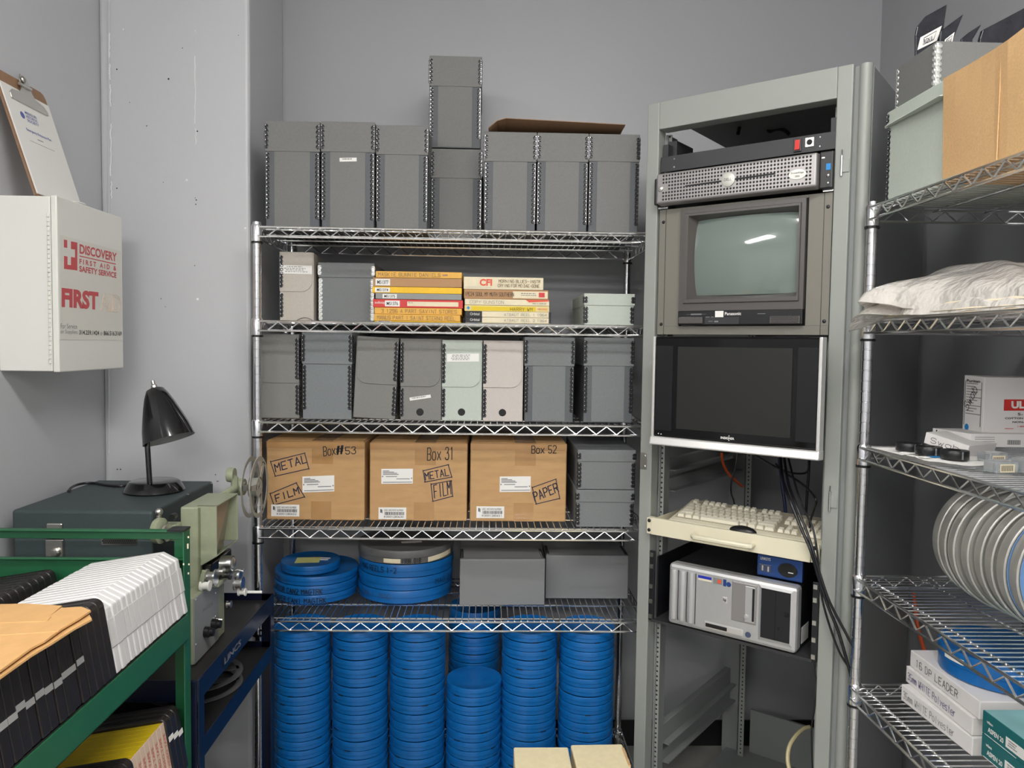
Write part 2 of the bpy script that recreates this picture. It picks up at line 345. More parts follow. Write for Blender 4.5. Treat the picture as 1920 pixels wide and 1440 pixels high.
for k, ((lx, ly), s) in enumerate(LIGHTS):
    t = thing('ceiling_light', ('long white fluorescent ceiling light nearest the wire shelves', 'long white fluorescent ceiling light over the side area', 'long white fluorescent ceiling light behind the viewer', 'unseen fill light added at the far end of the room', 'unseen fill light added in the far corner of the room')[k], 'light', (lx, ly, CH - .07), 0, None, False)
    b = MB(); b.box(-.63, .63, -.17, .17, .02, .07); obj('housing', b, 'fixture', t, .004)
    b = MB(); b.slab([(-.61, .155 * math.cos(a), .035 - .10 * math.sin(a)) for a in [math.pi * i / 10 for i in range(11)]], (1.22, 0, 0)); obj('diffuser', b, mat('fluorescent_diffuser', G(250), 0.5, emit=(1, .985, .96, 1), strength=s), t)

# ------------------------------------------------------------------ chrome wire shelving
def wire_shelf(parent, w, d, z, PI_=None):
    """one wire shelf between four posts at (0,0) (w,0) (0,d) (w,d); z is the top of its wires"""
    b = MB(PI_); e = .013
    def rail(zz, r): 
        for p, q in (((0, -e), (w, -e)), ((0, d + e), (w, d + e)), ((-e, 0), (-e, d)), ((w + e, 0), (w + e, d))):
            b.tube([(p[0], p[1], zz), (q[0], q[1], zz)], r, 6)
    rail(z - .0035, .0032); rail(z - .032, .0032)
    def zig(p, q):
        p, q = V(p), V(q); L = (q - p).length; n = max(2, int(round(L / .031))); n -= n % 2
        pts = [p + (q - p) * ((i + .5) / (n + 1)) + V((0, 0, -.006 if i % 2 else -.030)) for i in range(n + 1)]
        b.tube(pts, .0023, 5)
    zig((.02, -e, z), (w - .02, -e, z)); zig((.02, d + e, z), (w - .02, d + e, z)); zig((-e, .02, z), (-e, d - .02, z)); zig((w + e, .02, z), (w + e, d - .02, z))
    n = int((w - .03) / .0204)
    for i in range(n + 1):
        x = .015 + (w - .03) * i / n
        b.tube([(x, -e, z - .0016), (x, d + e, z - .0016)], .0016, 5)
    for y in (.022, d * .36, d * .66, d - .022): b.tube([(-e, y, z - .0062), (w + e, y, z - .0062)], .0030, 6)
    s = obj('wire_shelf', b, 'chrome', parent, smooth=True)
    for x in (0, w):
        for y in (0, d):
            c = MB(PI_); c.lathe([(.0135, z - .048), (.0165, z - .046), (.0175, z - .002), (.0150, z + .004), (.0135, z + .004)], 14, (x, y, 0)); 
            obj('corner_collar', c, 'chrome_dull', s, smooth=True)
            c = MB(PI_); c.lathe([(.0176, z - .052), (.0176, z - .047)], 14, (x, y, 0)); obj('split_sleeve', c, 'black_plastic', s)
def post(parent, x, y, h, PI_=None):
    b = MB(PI_); prof = [(.0126, 0)]; z = .0254
    while z < h - .01: prof += [(.0126, z - .0018), (.0114, z - .0012), (.0114, z + .0012), (.0126, z + .0018)]; z += .0254
    prof += [(.0126, h), (.008, h + .002)]
    b.lathe(prof, 12, (x, y, 0)); obj('post', b, 'chrome_dull', parent, smooth=True)
def shelving(name, label, loc, rz, w, d, h, zs):
    t = thing(name, label, 'shelving unit', loc, rz, None, False)
    for x in (0, w):
        for y in (0, d): post(t, x, y, h)
    for z in zs: wire_shelf(t, w, d, z)
    return t
SX0, SX1, SY0, SY1 = -.711, .488, 2.36, 2.775
SZ = [at(850, y, Y=SY0 - .013).z + .0035 for y in (431.5, 607, 796, 994, 1166.5)] + [.123]
shelving('chrome_wire_shelving', 'six-shelf chrome wire shelving against the back wall, loaded with boxes and blue film cans', (SX0, SY0, 0), 0, SX1 - SX0, SY1 - SY0, SZ[0] + .012, SZ)
RX, RYF = .915, 1.845
RZ = [at(x, y, X=RX - .013).z + .0035 for x, y in ((1655, 380.5), (1640, 601), (1650, 850), (1640, 1108), (1640, 1332))]
shelving('chrome_wire_shelving', 'chrome wire shelving along the right wall with clear plastic bags and metal cans', (RX, RYF, 0), -math.pi / 2, 1.18, .43, RZ[0] + .012, RZ)

# ------------------------------------------------------------------ archive boxes
def metal_edge(mb, x, s, z0, z1, y=0.0, side=True):
    """metal-edge stay on the vertical corner at x; s points inward along the front"""
    mb.mi = 1
    mb.box(min(x, x + s * .0085), max(x, x + s * .0085), y - .0009, y, z0, z1)
    if side: mb.box(min(x, x - s * .0009), max(x, x - s * .0009), y - .0009, y + .0085, z0, z1)
    mb.mi = 0
    mb.box(min(x, x + s * .0018), max(x, x + s * .0018), y - .0014, y, z0, z1)
    n = max(2, int((z1 - z0) / .0125))
    for i in range(n):
        z = z0 + (z1 - z0) * (i + .5) / n
        mb.ring((x + s * .0066, y - .0012, z), .0042, .0013, (0, 1, 0), 9, 4)
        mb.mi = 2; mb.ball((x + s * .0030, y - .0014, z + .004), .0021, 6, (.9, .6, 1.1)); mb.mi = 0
        if side: mb.ring((x - s * .0012, y + .0062, z), .0042, .0013, (1, 0, 0), 9, 4)
def flat_text_lines(mb, x0, z0, w, h, rows, y=-.0009, seed=1):
    r = random.Random(seed)
    for i in range(rows):
        z = z0 + h * (1 - (i + .5) / rows); x = x0 + w * r.uniform(.0, .12); e = x0 + w * r.uniform(.7, 1)
        while x < e: q = min(e, x + w * r.uniform(.04, .14)); mb.slab([(x, y, z), (q, y, z), (q, y, z + h / rows * .45), (x, y, z + h / rows * .45)], (0, -.0002, 0)); x = q + w * .03
BOXN = {}
def abox(name, label, cat, x0, x1, ytop, Y, zb, depth, board, lid=None, lidh=None, edges='LR', panel=False, flap=None, rz=0.0, group=None, hole=None, paper=None, em='edge_metal', ztop=None, rot=None):
    xm = (x0 + x1) / 2; L = at(x0, (ytop + 60), Y=Y); R_ = at(x1, ytop + 60, Y=Y); h = (ztop or at(xm, ytop, Y=Y).z) - zb; w = R_.x - L.x
    c = V(((L.x + R_.x) / 2, Y, zb + .0005))
    t = thing(name, label, cat, c, rz, group, False, rot)
    zl = lambda y: at(xm, y, Y=Y).z - zb
    hw = w / 2
    if lid:
        z0 = zl(lid); i = .0025
        b = MB(); b.box(-hw + i, hw - i, 0, depth, 0, h - .004); body = obj('body', b, 'box_strip' if panel else board, t, .0015)
        if panel:
            b = MB(); b.box(-hw * .66, hw * .64, -.0012, 0, .003, z0 + .01); obj('front_panel', b, board, t)
        b = MB(); b.box(-hw, hw, -.003, depth + .003, z0, h); ld = obj('lid', b, board, t, .002)
        for k, s in (('L', -1), ('R', 1)):
            if k in edges:
                b = MB(); metal_edge(b, s * (hw - i), -s, .03 if h > .2 else .006, z0 - .004); obj('metal_edge', b, (em, 'edge_back', 'edge_glint_dome') if em == 'edge_metal' else em, body)
                b = MB(); metal_edge(b, s * hw, -s, z0 + .008, h - .010, -.003); obj('metal_edge', b, (em, 'edge_back', 'edge_glint_dome') if em == 'edge_metal' else em, ld)
    else:
        b = MB(); b.box(-hw, hw, 0, depth, 0, h); body = obj('body', b, board, t, .003)
        if flap:
            yb, corner = flap; z0 = zl(yb); r = .035; pts = [(-hw, -.0, h), (-hw, 0, z0)]; e = .0015
            def arc(cx, cz, a0, a1): return [(cx + r * math.cos(a0 + (a1 - a0) * k / 8), 0, cz + r * math.sin(a0 + (a1 - a0) * k / 8)) for k in range(9)]
            bl = arc(-hw + .004 + r, z0 + r, math.pi, 1.5 * math.pi) if corner == 'L' else [(-hw, 0, z0)]
            br = arc(hw - .004 - r, z0 + r, 1.5 * math.pi, 2 * math.pi) if corner == 'R' else [(hw, 0, z0)]
            tl = [(-hw + (.004 if corner == 'L' else 0), 0, h)]; tr = [(hw - (.004 if corner == 'R' else 0), 0, h)]
            b = MB(); b.slab(tl + bl + br + tr, (0, -.003, 0)); fl = obj('flap', b, board, t, .0008)
            s = 1 if corner == 'L' else -1
            b = MB(); metal_edge(b, s * hw, -s, z0 + .012, h - .012, -.003); obj('metal_edge', b, (em, 'edge_back', 'edge_glint_dome') if em == 'edge_metal' else em, fl)
            b = MB(); metal_edge(b, s * hw, -s, .012, z0 - .006); obj('metal_edge', b, (em, 'edge_back', 'edge_glint_dome') if em == 'edge_metal' else em, body)
        else:
            for k, s in (('L', -1), ('R', 1)):
                if k in edges: b = MB(); metal_edge(b, s * hw, -s, .01, h - .01); obj('metal_edge', b, (em, 'edge_back', 'edge_glint_dome') if em == 'edge_metal' else em, body)
    wx = lambda px: (px - x0) / (x1 - x0) * w - hw
    if hole:
        px_, py_, pr = hole; b = MB(); r = pr / (x1 - x0) * w
        b.lathe([(r, 0), (r * .96, .0008)], 24, (wx(px_), -.0001, zl(py_)), (0, -1, 0)); obj('finger_hole', b, 'black', t)
    if paper:
        a0, y0, a1, y1, rr, rows = paper[:6]; o = -.0035 if (flap and (y0 + y1) / 2 < flap[0]) else -.0014
        T = Matrix.Translation((wx(a0), o, zl(y1))) @ Matrix.Rotation(-rr, 4, 'Y')
        W, Hh = wx(a1) - wx(a0), zl(y0) - zl(y1)
        b = MB(T); b.slab([(0, 0, 0), (W, 0, 0), (W, 0, Hh), (0, 0, Hh)], (0, -.0005, 0)); pl = obj('paper_label', b, 'paper', t, label='white paper label')
        b = MB(T); flat_text_lines(b, W * .12, Hh * .12, W * .76, Hh * .76, rows, -.0006, seed=int(a0)); obj('printed_lines', b, 'ink_grey', pl)
    return t
GT = 'grey lidded archive boxes standing on the top wire shelf'
Z = SZ[0]
abox('archive_box', 'tall grey metal-edged archive box at the left end of the top wire shelf', 'box', 497, 600, 228, 2.41, Z, .36, 'box_grey', lid=285, panel=True, group=GT, rz=-.003)
abox('archive_box', 'tall grey archive box with a torn white paper tag below its lid, top wire shelf', 'box', 602, 703, 229, 2.41, Z, .36, 'box_grey', lid=286, panel=True, group=GT, rz=0, paper=(637, 297, 669, 304, .04, 1))
abox('archive_box', 'tall grey archive box directly left of the two-high stack on the top wire shelf', 'box', 705, 803, 236, 2.42, Z, .36, 'box_grey', lid=291, panel=True, group=GT, rz=0)
t4 = abox('archive_box', 'grey archive box carrying another box on its lid, middle of the top wire shelf', 'box', 808, 904, 280, 2.56, Z, .30, 'box_grey', lid=335, panel=True, group=GT)
abox('archive_box', 'grey archive box stacked highest, standing on another box above the top shelf', 'box', 805, 903, 106, 2.56, at(856, 280, Y=2.56).z + .004, .30, 'box_grey', lid=163, panel=True, group=GT, rz=.01)
abox('archive_box', 'tall grey archive box just right of the two-high stack, under the brown cardboard sheet', 'box', 908, 1006, 248, 2.42, Z, .36, 'box_grey', lid=304, panel=True, group=GT)
abox('archive_box', 'second grey archive box from the right end of the top wire shelf', 'box', 1007, 1103, 248, 2.42, Z, .36, 'box_grey', lid=304, panel=True, group=GT, ztop=at(957, 248, Y=2.42).z)
abox('archive_box', 'tall grey archive box at the right end of the top wire shelf beside the rack', 'box', 1104, 1199, 249, 2.42, Z, .36, 'box_grey', lid=304, panel=True, group=GT, ztop=at(957, 248, Y=2.42).z)
zt = at(957, 248, Y=2.42).z + .003
b = MB(); pts = []
n = 16; vs = []; fs = []
xs0, xs1 = at(916, 244, Y=2.39).x, at(1168, 240, Y=2.39).x
for i in range(n + 1):
    a = i / n; x = xs0 + (xs1 - xs0) * a
    lift = .032 * min(1, a / .10) ** .7 * (1 - .42 * a)
    for yy, ddx, zz in ((2.39, .008 * a, lift), (2.56, .004, lift * .30), (2.74, -.02 * a, .001)):
        vs.append((x + ddx, yy, zt + zz + .0)); 
for i in range(n): fs += [(3 * i, 3 * i + 3, 3 * i + 4, 3 * i + 1), (3 * i + 1, 3 * i + 4, 3 * i + 5, 3 * i + 2)]
b.add(vs, fs); o = obj('cardboard_sheet', b, 'brown_board'); sm = o.modifiers.new('thickness', 'SOLIDIFY'); sm.thickness = .002; sm.offset = 1
tag(o, 'warped brown cardboard sheet lying on three grey boxes of the top wire shelf', 'cardboard')

# second shelf
Z = SZ[1]
t = abox('document_case', 'narrow tan document case with white label and rounded flap on the second wire shelf', 'box', 525, 588, 473, 2.47, Z, .27, 'box_tan', flap=(547, 'R'), paper=(526, 498, 585, 514, 0, 4), rz=.06)
b = MB(); b.tube([(0.0 + .05 * a, -.004 - .002 * a, .002 + .010 * math.sin(a * 3)) for a in [i / 10 for i in range(11)]], .0008, 5); obj('tie_string', b, 'black', t)
abox('archive_box', 'dark grey lidded box with pale metal edges beside the stack of yellow tape boxes', 'box', 597, 702, 493, 2.50, Z, .27, 'box_dark', lid=521, em='edge_pale')
abox('archive_box', 'small mint green lidded box standing alone at the right of the second shelf', 'box', 1094, 1189, 551, 2.42, Z, .34, 'box_mint', lid=573.5)
# tape boxes: left stack of yellow boxes, right stack of cream boxes; (px left, px right, y top, y bottom, board)
def tape_box(label, xa, xb, ya, yb, board, Y, group, z0, spine=None):
    A = at(xa, ya, Y=Y); B = at(xb, ya, Y=Y); zt_ = at((xa + xb) / 2, ya, Y=Y).z
    w = B.x - A.x; h = zt_ - z0 - .0007
    t = thing('tape_box', label, 'box', ((A.x + B.x) / 2, Y, z0), 0, group, False)
    b = MB(); b.box(-w / 2, w / 2, 0, .27, 0, h); obj('sleeve', b, board, t, .0012)
    return t, w, h, zt_
def spine_text(t, s, x, z, w, h, m, stroke=.0, name='lettering', weight=0.0, y=-.0004):
    b = MB()
    if stroke: b.strokes(s, fml(x, z, w, h, y), stroke)
    else: b.text(s, fml(x, z, w, h, y), weight)
    return obj(name, b, m, t, normals=False)
def paper_tag(t, x, z, w, h, s, m='ink'):
    b = MB(); b.slab([(x, 0, z), (x + w, 0, z), (x + w, 0, z + h), (x, 0, z + h)], (0, -.0006, 0)); p = obj('paper_tag', b, 'paper', t, label='white number tag')
    b = MB(); b.text(s, fml(x + w * .12, z + h * .2, w * .76, h * .6, -.0007), .01); obj('lettering', b, m, p, normals=False)
GY = 'yellow tape boxes stacked on the second wire shelf'; GC = 'cream tape boxes stacked on the second wire shelf'
yel = [(704.5, 866, 509, 521, 'yellow2', 'amber tape box with pencil writing, topmost of the left stack'),
       (699.5, 866, 521, 538, 'tan_box', 'brown tape box tagged MS1377, second from top of the left stack'),
       (698, 866, 538, 550, 'yellow', 'bright yellow tape box tagged MS1374, third from top of the left stack'),
       (704, 865.5, 550, 562, 'grey_box', 'grey tape box tagged MS1375, above the red box in the left stack'),
       (699.5, 868, 561.5, 577, 'red', 'red audiotape box tagged MS1376 in the left stack of tape boxes'),
       (702, 866, 577, 589.5, 'yellow2', 'amber tape box with pencil writing, directly under the red box'),
       (701, 863, 589.5, 602, 'yellow2', 'amber tape box with pencil writing, second under the red box'),
       (701.5, 864, 602, 611, 'yellow', 'bright yellow tape box at the bottom of the left stack')]
Y = 2.41; zs = [at(783, r[2], Y=Y).z for r in yel] + [Z + .0006]
for i, (xa, xb, ya, yb, bd, lb) in enumerate(yel):
    t, w, h, _ = tape_box(lb, xa, xb, ya, yb, bd, Y + .002 * (i % 3), GY, zs[i + 1])
    if i in (1, 2, 3, 4, 7):
        o = {1: .02, 2: .025, 3: .075, 4: .125, 7: .025}[i]
        tw = .1 * w / .27 * 1.55; paper_tag(t, -w / 2 + w * o * (1 if i != 3 else 1) + .002, h * .12, w * .165, h * .72, {1: 'MS1377', 2: 'MS1374', 3: 'MS1375', 4: 'MS1376', 7: 'MS1378'}[i])
    if i == 0: spine_text(t, 'MASKIE BUNNIE DANIELS', -w * .47, h * .2, w * .72, h * .55, 'ink_pencil', .0012, 'pencil_writing')
    if i == 5: spine_text(t, '3 1296 A PART SAVINT STORES', -w * .42, h * .2, w * .86, h * .55, 'ink_pencil', .0012, 'pencil_writing')
    if i == 6: spine_text(t, 'MANUS PART I SAINT STERNO REEL', -w * .46, h * .2, w * .9, h * .55, 'ink_pencil', .0012, 'pencil_writing')
    if i == 4:
        spine_text(t, 'audiotape', -w * .48, h * .35, w * .13, h * .4, 'paper')
        b = MB(); b.slab([(-w * .12, 0, h * .2), (w * .45, 0, h * .2), (w * .45, 0, h * .75), (-w * .12, 0, h * .75)], (0, -.0005, 0)); obj('title_strip', b, 'cream', t, label='cream title strip')
        spine_text(t, 'NO. 36', -w * .11, h * .55, w * .05, h * .15, 'ink', y=-.0007)
    if i == 0:
        b = MB(); b.slab([(w * .28, 0, h * .3), (w * .34, 0, h * .35), (w * .33, 0, h * .7), (w * .27, 0, h * .6)], (0, -.0003, 0)); obj('smudge', b, 'tan_box', t)
wht = [(869.5, 1019, 519.5, 543, 'cream', 'wide cream tape box with red CFI print, topmost of the right stack'),
       (870, 1028.5, 543, 561, 'tan_box', 'tan tape box with handwritten spine and red square, second in right stack'),
       (871.5, 1030, 561, 572.5, 'cream', 'cream tape box with an orange corner, third from top of the right stack'),
       (871, 1030, 572.5, 584, 'lemon_pale', 'pale lemon tape box with blue diamond, fourth from top of right stack'),
       (873.5, 1033, 584, 595, 'cream', 'upper of two black-ended cream tape boxes in the right stack'),
       (873.5, 1033, 595, 605.5, 'cream', 'lower of two black-ended cream tape boxes in the right stack'),
       (872, 1030, 605.5, 612, 'cream', 'cream tape box with small blue mark at the bottom of the right stack')]
zs = [at(950, r[2], Y=Y).z for r in wht] + [Z + .0006]
for i, (xa, xb, ya, yb, bd, lb) in enumerate(wht):
    t, w, h, _ = tape_box(lb, xa, xb, ya, yb, bd, Y + .002 * (i % 2), GC, zs[i + 1])
    if i == 0:
        spine_text(t, 'CFI', -w * .3, h * .28, w * .155, h * .56, 'orange_print', weight=.04, name='logo_lettering')
        spine_text(t, 'MORNING BLUES-INSTR', -w * .06, h * .56, w * .52, h * .24, 'ink_pencil', .0013, 'pencil_writing'); spine_text(t, 'CRYING FOR MO DAE-GONE', -w * .07, h * .2, w * .52, h * .24, 'ink_pencil', .0013, 'pencil_writing')
        b = MB(); b.box(-w * .49, -w * .15, -.0003, 0, h * .14, h * .16); obj('printed_rule', b, 'ink_grey', t)
    if i == 1:
        spine_text(t, 'IPE24 SOUL MY MUTH SOUTHERN', -w * .49, h * .3, w * .58, h * .4, 'ink', .0011, 'pencil_writing')
        b = MB(); b.slab([(w * .08, 0, h * .12), (w * .49, 0, h * .12), (w * .49, 0, h * .85), (w * .08, 0, h * .85)], (0, -.0005, 0)); obj('title_strip', b, 'cream', t, label='cream title strip')
        b = MB(); b.box(w * .385, w * .455, -.0008, -.0004, h * .25, h * .75); obj('red_square', b, 'red', t)
        b = MB(); flat_text_lines(b, w * .16, h * .3, w * .2, h * .4, 2, -.0006, 5); obj('printed_lines', b, 'ink_grey', t)
    if i == 2:
        b = MB(); b.slab([(w * .22, 0, h * .98), (w * .26, 0, h * .55), (w * .5, 0, h * .75), (w * .5, 0, h * .98)], (0, -.0004, 0)); obj('orange_corner', b, 'orange_print', t)
        spine_text(t, '20N-1L-203R-R0', w * .3, h * .25, w * .165, h * .22, 'ink'); spine_text(t, 'COPY GUNSTON', -w * .44, h * .25, w * .4, h * .5, 'ink_grey', .0009, 'pencil_writing')
    if i == 3:
        b = MB(); b.slab([(-w * .475, 0, h * .5), (-w * .455, 0, h * .2), (-w * .435, 0, h * .5), (-w * .455, 0, h * .85)], (0, -.0005, 0)); obj('blue_diamond', b, 'sky_print', t)
        b = MB(); b.box(-w * .42, w * .34, -.0003, 0, h * .1, h * .8); obj('yellow_band', b, 'tape_yellow', t)
        spine_text(t, 'HARRY WM', w * .04, h * .15, w * .26, h * .5, 'ink', .001, 'pencil_writing'); spine_text(t, 'MEMOREX', w * .36, h * .3, w * .12, h * .3, 'orange_print')
    if i in (4, 5):
        b = MB(); b.box(-w / 2 - .0003, -w * .31, -.0006, 0, 0, h); obj('black_end', b, 'ink', t); b = MB(); b.box(w * .475, w / 2 + .0003, -.0006, 0, 0, h); obj('black_end', b, 'ink', t)
        spine_text(t, 'Orbital', -w * .45, h * .3, w * .11, h * .45, 'paper', name='script_lettering', y=-.0009)
        spine_text(t, 'ATBAUT REEL 1 1964' if i == 4 else 'ATBAUT REEL 2 1964', -w * .05, h * .25, w * .5, h * .45, 'ink_grey', .0009, 'pencil_writing')
    if i == 6:
        b = MB(); b.box(-w * .45, -w * .35, -.0003, 0, h * .3, h * .7); obj('blue_mark', b, 'sky_print', t)

# third shelf: eight document cases
Z = SZ[2]; GD = 'document cases in the row on the third wire shelf'
abox('document_case', 'dark grey document case with rounded flap at the left end of the third shelf', 'box', 478, 561, 627, 2.44, Z, .31, 'box_warm', flap=(718, 'L'), group=GD)
abox('archive_box', 'bluish grey lidded box, second from the left on the third shelf', 'box', 566, 661, 622, 2.43, Z, .31, 'box_blue', lid=683, group=GD, rz=-.02)
t = abox('document_case', 'grey document case leaning left, third from the left on the third shelf', 'box', 662, 741, 632, 2.42, Z + .0045, .31, 'box_warm', flap=(720, 'L'), group=GD, rot=(0, .045, 0))
abox('document_case', 'grey document case with a tilted white label strip and black finger hole', 'box', 751, 828, 635.5, 2.42, Z, .31, 'box_warm', flap=(725, 'R'), group=GD, hole=(788, 773, 7), paper=(769, 746, 809, 752, .16, 1))
abox('document_case', 'pale mint document case with a typed white label on its flap', 'box', 829, 904, 638, 2.42, Z, .31, 'box_mint', flap=(726, 'R'), group=GD, hole=(866, 773, 7), paper=(838, 664, 898, 679, .02, 4))
abox('document_case', 'pinkish grey document case with black finger hole right of the mint one', 'box', 906, 981, 639, 2.42, Z, .31, 'box_pink', flap=(727, 'R'), group=GD, hole=(943, 774, 7))
abox('archive_box', 'grey lidded box right of the pinkish case on the third shelf', 'box', 983, 1077, 633, 2.42, Z, .31, 'box_dark', lid=687, group=GD, panel=True, rz=.02)
abox('archive_box', 'grey lidded box at the right end of the third shelf beside the rack', 'box', 1094, 1188, 633.5, 2.42, Z, .31, 'box_dark', lid=687, group=GD, panel=True)

# fourth shelf: three cardboard boxes, two grey boxes
Z = SZ[3]; GK = 'brown cardboard boxes on the fourth wire shelf'
def carton(label, x0, x1, ytop, Y, ztop_back, marks, number, archive, rz=0.0, depth=.285):
    xm = (x0 + x1) / 2; L = at(x0, 900, Y=Y).x; R_ = at(x1, 900, Y=Y).x; w = R_ - L; h = at(xm, ytop, Y=Y).z - Z; s = w / (x1 - x0)
    t = thing('cardboard_box', label, 'box', ((L + R_) / 2, Y, Z + .0005), rz, GK, False)
    b = MB(); b.box(-w / 2, w / 2, 0, depth, 0, h); body = obj('carton', b, 'kraft', t, .004)
    b = MB(); b.box(-w / 2 + .004, w / 2 - .004, .003, depth / 2 - .001, h, h + .003); obj('top_flap', b, 'kraft', t, .001)
    b = MB(); b.box(-w / 2 + .004, w / 2 - .004, depth / 2 + .001, depth - .003, h, h + .003); obj('top_flap', b, 'kraft', t, .001)
    X = lambda px: (px - xm) * s; Zl = lambda py: at(xm, py, Y=Y).z - Z
    b = MB(); b.box(X(xm) - .012, X(xm) + .055, -.0006, 0, h * .72, h + .0002); obj('packing_tape', b, 'kraft_tape', t)
    for q in ((X(xm) - .014, X(xm) + .05, -.0006, 0, .001, h * .24), (-w * .498, w * .498, -.0005, 0, h * .91, h), (X(xm) - .012, X(xm) + .055, 0, depth, h + .003, h + .0034)): b = MB(); b.box(*q); obj('packing_tape', b, 'kraft_tape', t)
    for kind, pts in marks:
        if kind == 'frame':
            b = MB(); q = [V((X(a), -.0009, Zl(c))) for a, c in pts]
            for i in range(len(q)):
                p0, p1 = q[i], q[(i + 1) % len(q)]; d = (p1 - p0).normalized(); e = V((-d.z, 0, d.x)) * .0014; p0, p1 = p0 - d * .001, p1 + d * .003
                b.add([p0 + e, p1 + e, p1 - e, p0 - e], [(0, 1, 2, 3)])
            obj('marker_frame', b, 'ink_blue', t, normals=False)
        else:
            word, (ax, ay), (bx, by), (cx, cy), col, wd = pts
            b = MB(); b.strokes(word, fm3((X(ax), 0, Zl(ay)), (X(bx), 0, Zl(by)), (X(cx), 0, Zl(cy)), (0, -1, 0), .0010), wd * 1.25); obj('marker_writing', b, col, t, normals=False)
    (px0, py0, px1, py1, dy) = number
    q = [(X(px0), -.0008, Zl(py1)), (X(px1), -.0008, Zl(py1 - dy)), (X(px1), -.0008, Zl(py0 - dy)), (X(px0), -.0008, Zl(py0))]
    b = MB(); b.slab(q, (0, -.0004, 0)); pl = obj('shipping_label', b, 'paper', t, label='white shipping label')
    b = MB(); u = V(q[1]) - V(q[0]); v = V(q[3]) - V(q[0]); o = V(q[0]) + V((0, -.0006, 0))
    for k, (ua, ub, va) in enumerate([(.05, .25, .84), (.05, .4, .76), (.05, .5, .68), (.05, .55, .6), (.14, .5, .46), (.48, .9, .3), (.05, .98, .08), (.02, .06, .45), (.94, .98, .32)]):
        tt = .05 if k < 7 else .08; b.slab([o + u * ua + v * va, o + u * ub + v * va, o + u * ub + v * (va + tt), o + u * ua + v * (va + tt)], (0, -.0002, 0))
    obj('printed_lines', b, 'ink_grey', pl)
    (px0, py0, px1, py1, num) = archive
    x0_, x1_, z0_, z1_ = X(px0), X(px1), Zl(py1), Zl(py0); W, Hh = x1_ - x0_, z1_ - z0_
    b = MB(); b.slab([(x0_, -.0008, z0_), (x1_, -.0008, z0_), (x1_, -.0008, z1_), (x0_, -.0008, z1_)], (0, -.0004, 0)); pl = obj('barcode_label', b, 'paper', t, label='white bar code label')
    b = MB(); r = random.Random(num); x = x0_ + W * .22
    while x < x1_ - W * .08: q = x + W * r.choice((.008, .012, .02)); b.box(x, q, -.0016, -.0012, z0_ + Hh * .36, z0_ + Hh * .62); x = q + W * r.choice((.009, .014))
    b.box(x0_ + W * .07, x0_ + W * .11, -.0016, -.0012, z0_ + Hh * .55, z0_ + Hh * .85); b.box(x0_ + W * .12, x0_ + W * .14, -.0016, -.0012, z0_ + Hh * .5, z0_ + Hh * .8)
    b.text('USSC ARCHIVE NUMBER', fml(x0_ + W * .2, z0_ + Hh * .68, W * .7, Hh * .17, -.0010)); b.text(num, fml(x0_ + W * .2, z0_ + Hh * .12, W * .7, Hh * .18, -.0010)); obj('bar_code', b, 'ink', pl, normals=False)
    return t
t = carton('brown cardboard box marked Box 53 at the left end of the fourth shelf', 499, 684, 828, 2.45, 0,
  [('frame', [(507, 867), (571, 850), (579, 879), (516, 894)]), ('w', ('METAL', (517, 886), (576, 867), (514, 872), 'ink_blue', .0028)),
   ('frame', [(506, 927), (555, 906), (571, 932), (513, 948)]), ('w', ('FILM', (518, 942), (561, 926), (515, 930), 'ink_blue', .0028)),
   ('w', ('Box', (607, 855), (629, 852), (606, 838), 'ink', .0022)), ('w', ('##', (631, 852), (643, 850), (631, 837), 'ink', .003)), ('w', ('53', (648, 851), (667, 850), (648, 838), 'ink', .0022))],
  (567, 894, 627, 924, 3), (508, 947, 561, 969, 'K0001280652'), rz=-.02)
carton('brown cardboard box marked Box 31 in the middle of the fourth shelf', 693, 876, 831, 2.45, 0,
  [('w', ('Box 31', (801, 863), (850, 861), (801, 840), 'ink', .0022)),
   ('frame', [(793, 883), (840, 871), (847, 894), (797, 904)]), ('w', ('METAL', (798, 900), (842, 891), (796, 887), 'ink_blue', .0024)),
   ('frame', [(808, 908), (846, 901), (849, 930), (812, 940)]), ('w', ('FILM', (815, 934), (846, 926), (813, 910), 'ink_blue', .0024))],
  (715, 880, 774, 908, 1), (710, 952, 762, 974, 'K0001280630'), rz=.0)
carton('brown cardboard box marked Box 52 and PAPER, right of the other two', 881.5, 1062, 832, 2.45, 0,
  [('w', ('Box 52', (996, 850), (1042, 849), (996, 836), 'ink', .0022)),
   ('frame', [(998, 914), (1042, 898), (1050, 934), (1006, 945)]), ('w', ('PAPER', (1004, 940), (1048, 921), (999, 924), 'ink_blue', .0028))],
  (937, 894, 995, 923, 1), (894, 950, 946, 972, 'K0001280651'), rz=.0)
zc = at(1135, 918.5, Y=2.385).z
abox('archive_box', 'short grey metal-edged box under another one at the right of the fourth shelf', 'box', 1079, 1188, 919, 2.385, Z, .36, 'box_dark', lid=942)
abox('archive_box', 'short grey metal-edged box stacked on another beside the Box 52 carton', 'box', 1082, 1191, 844, 2.385, zc + .001, .36, 'box_dark', lid=866)

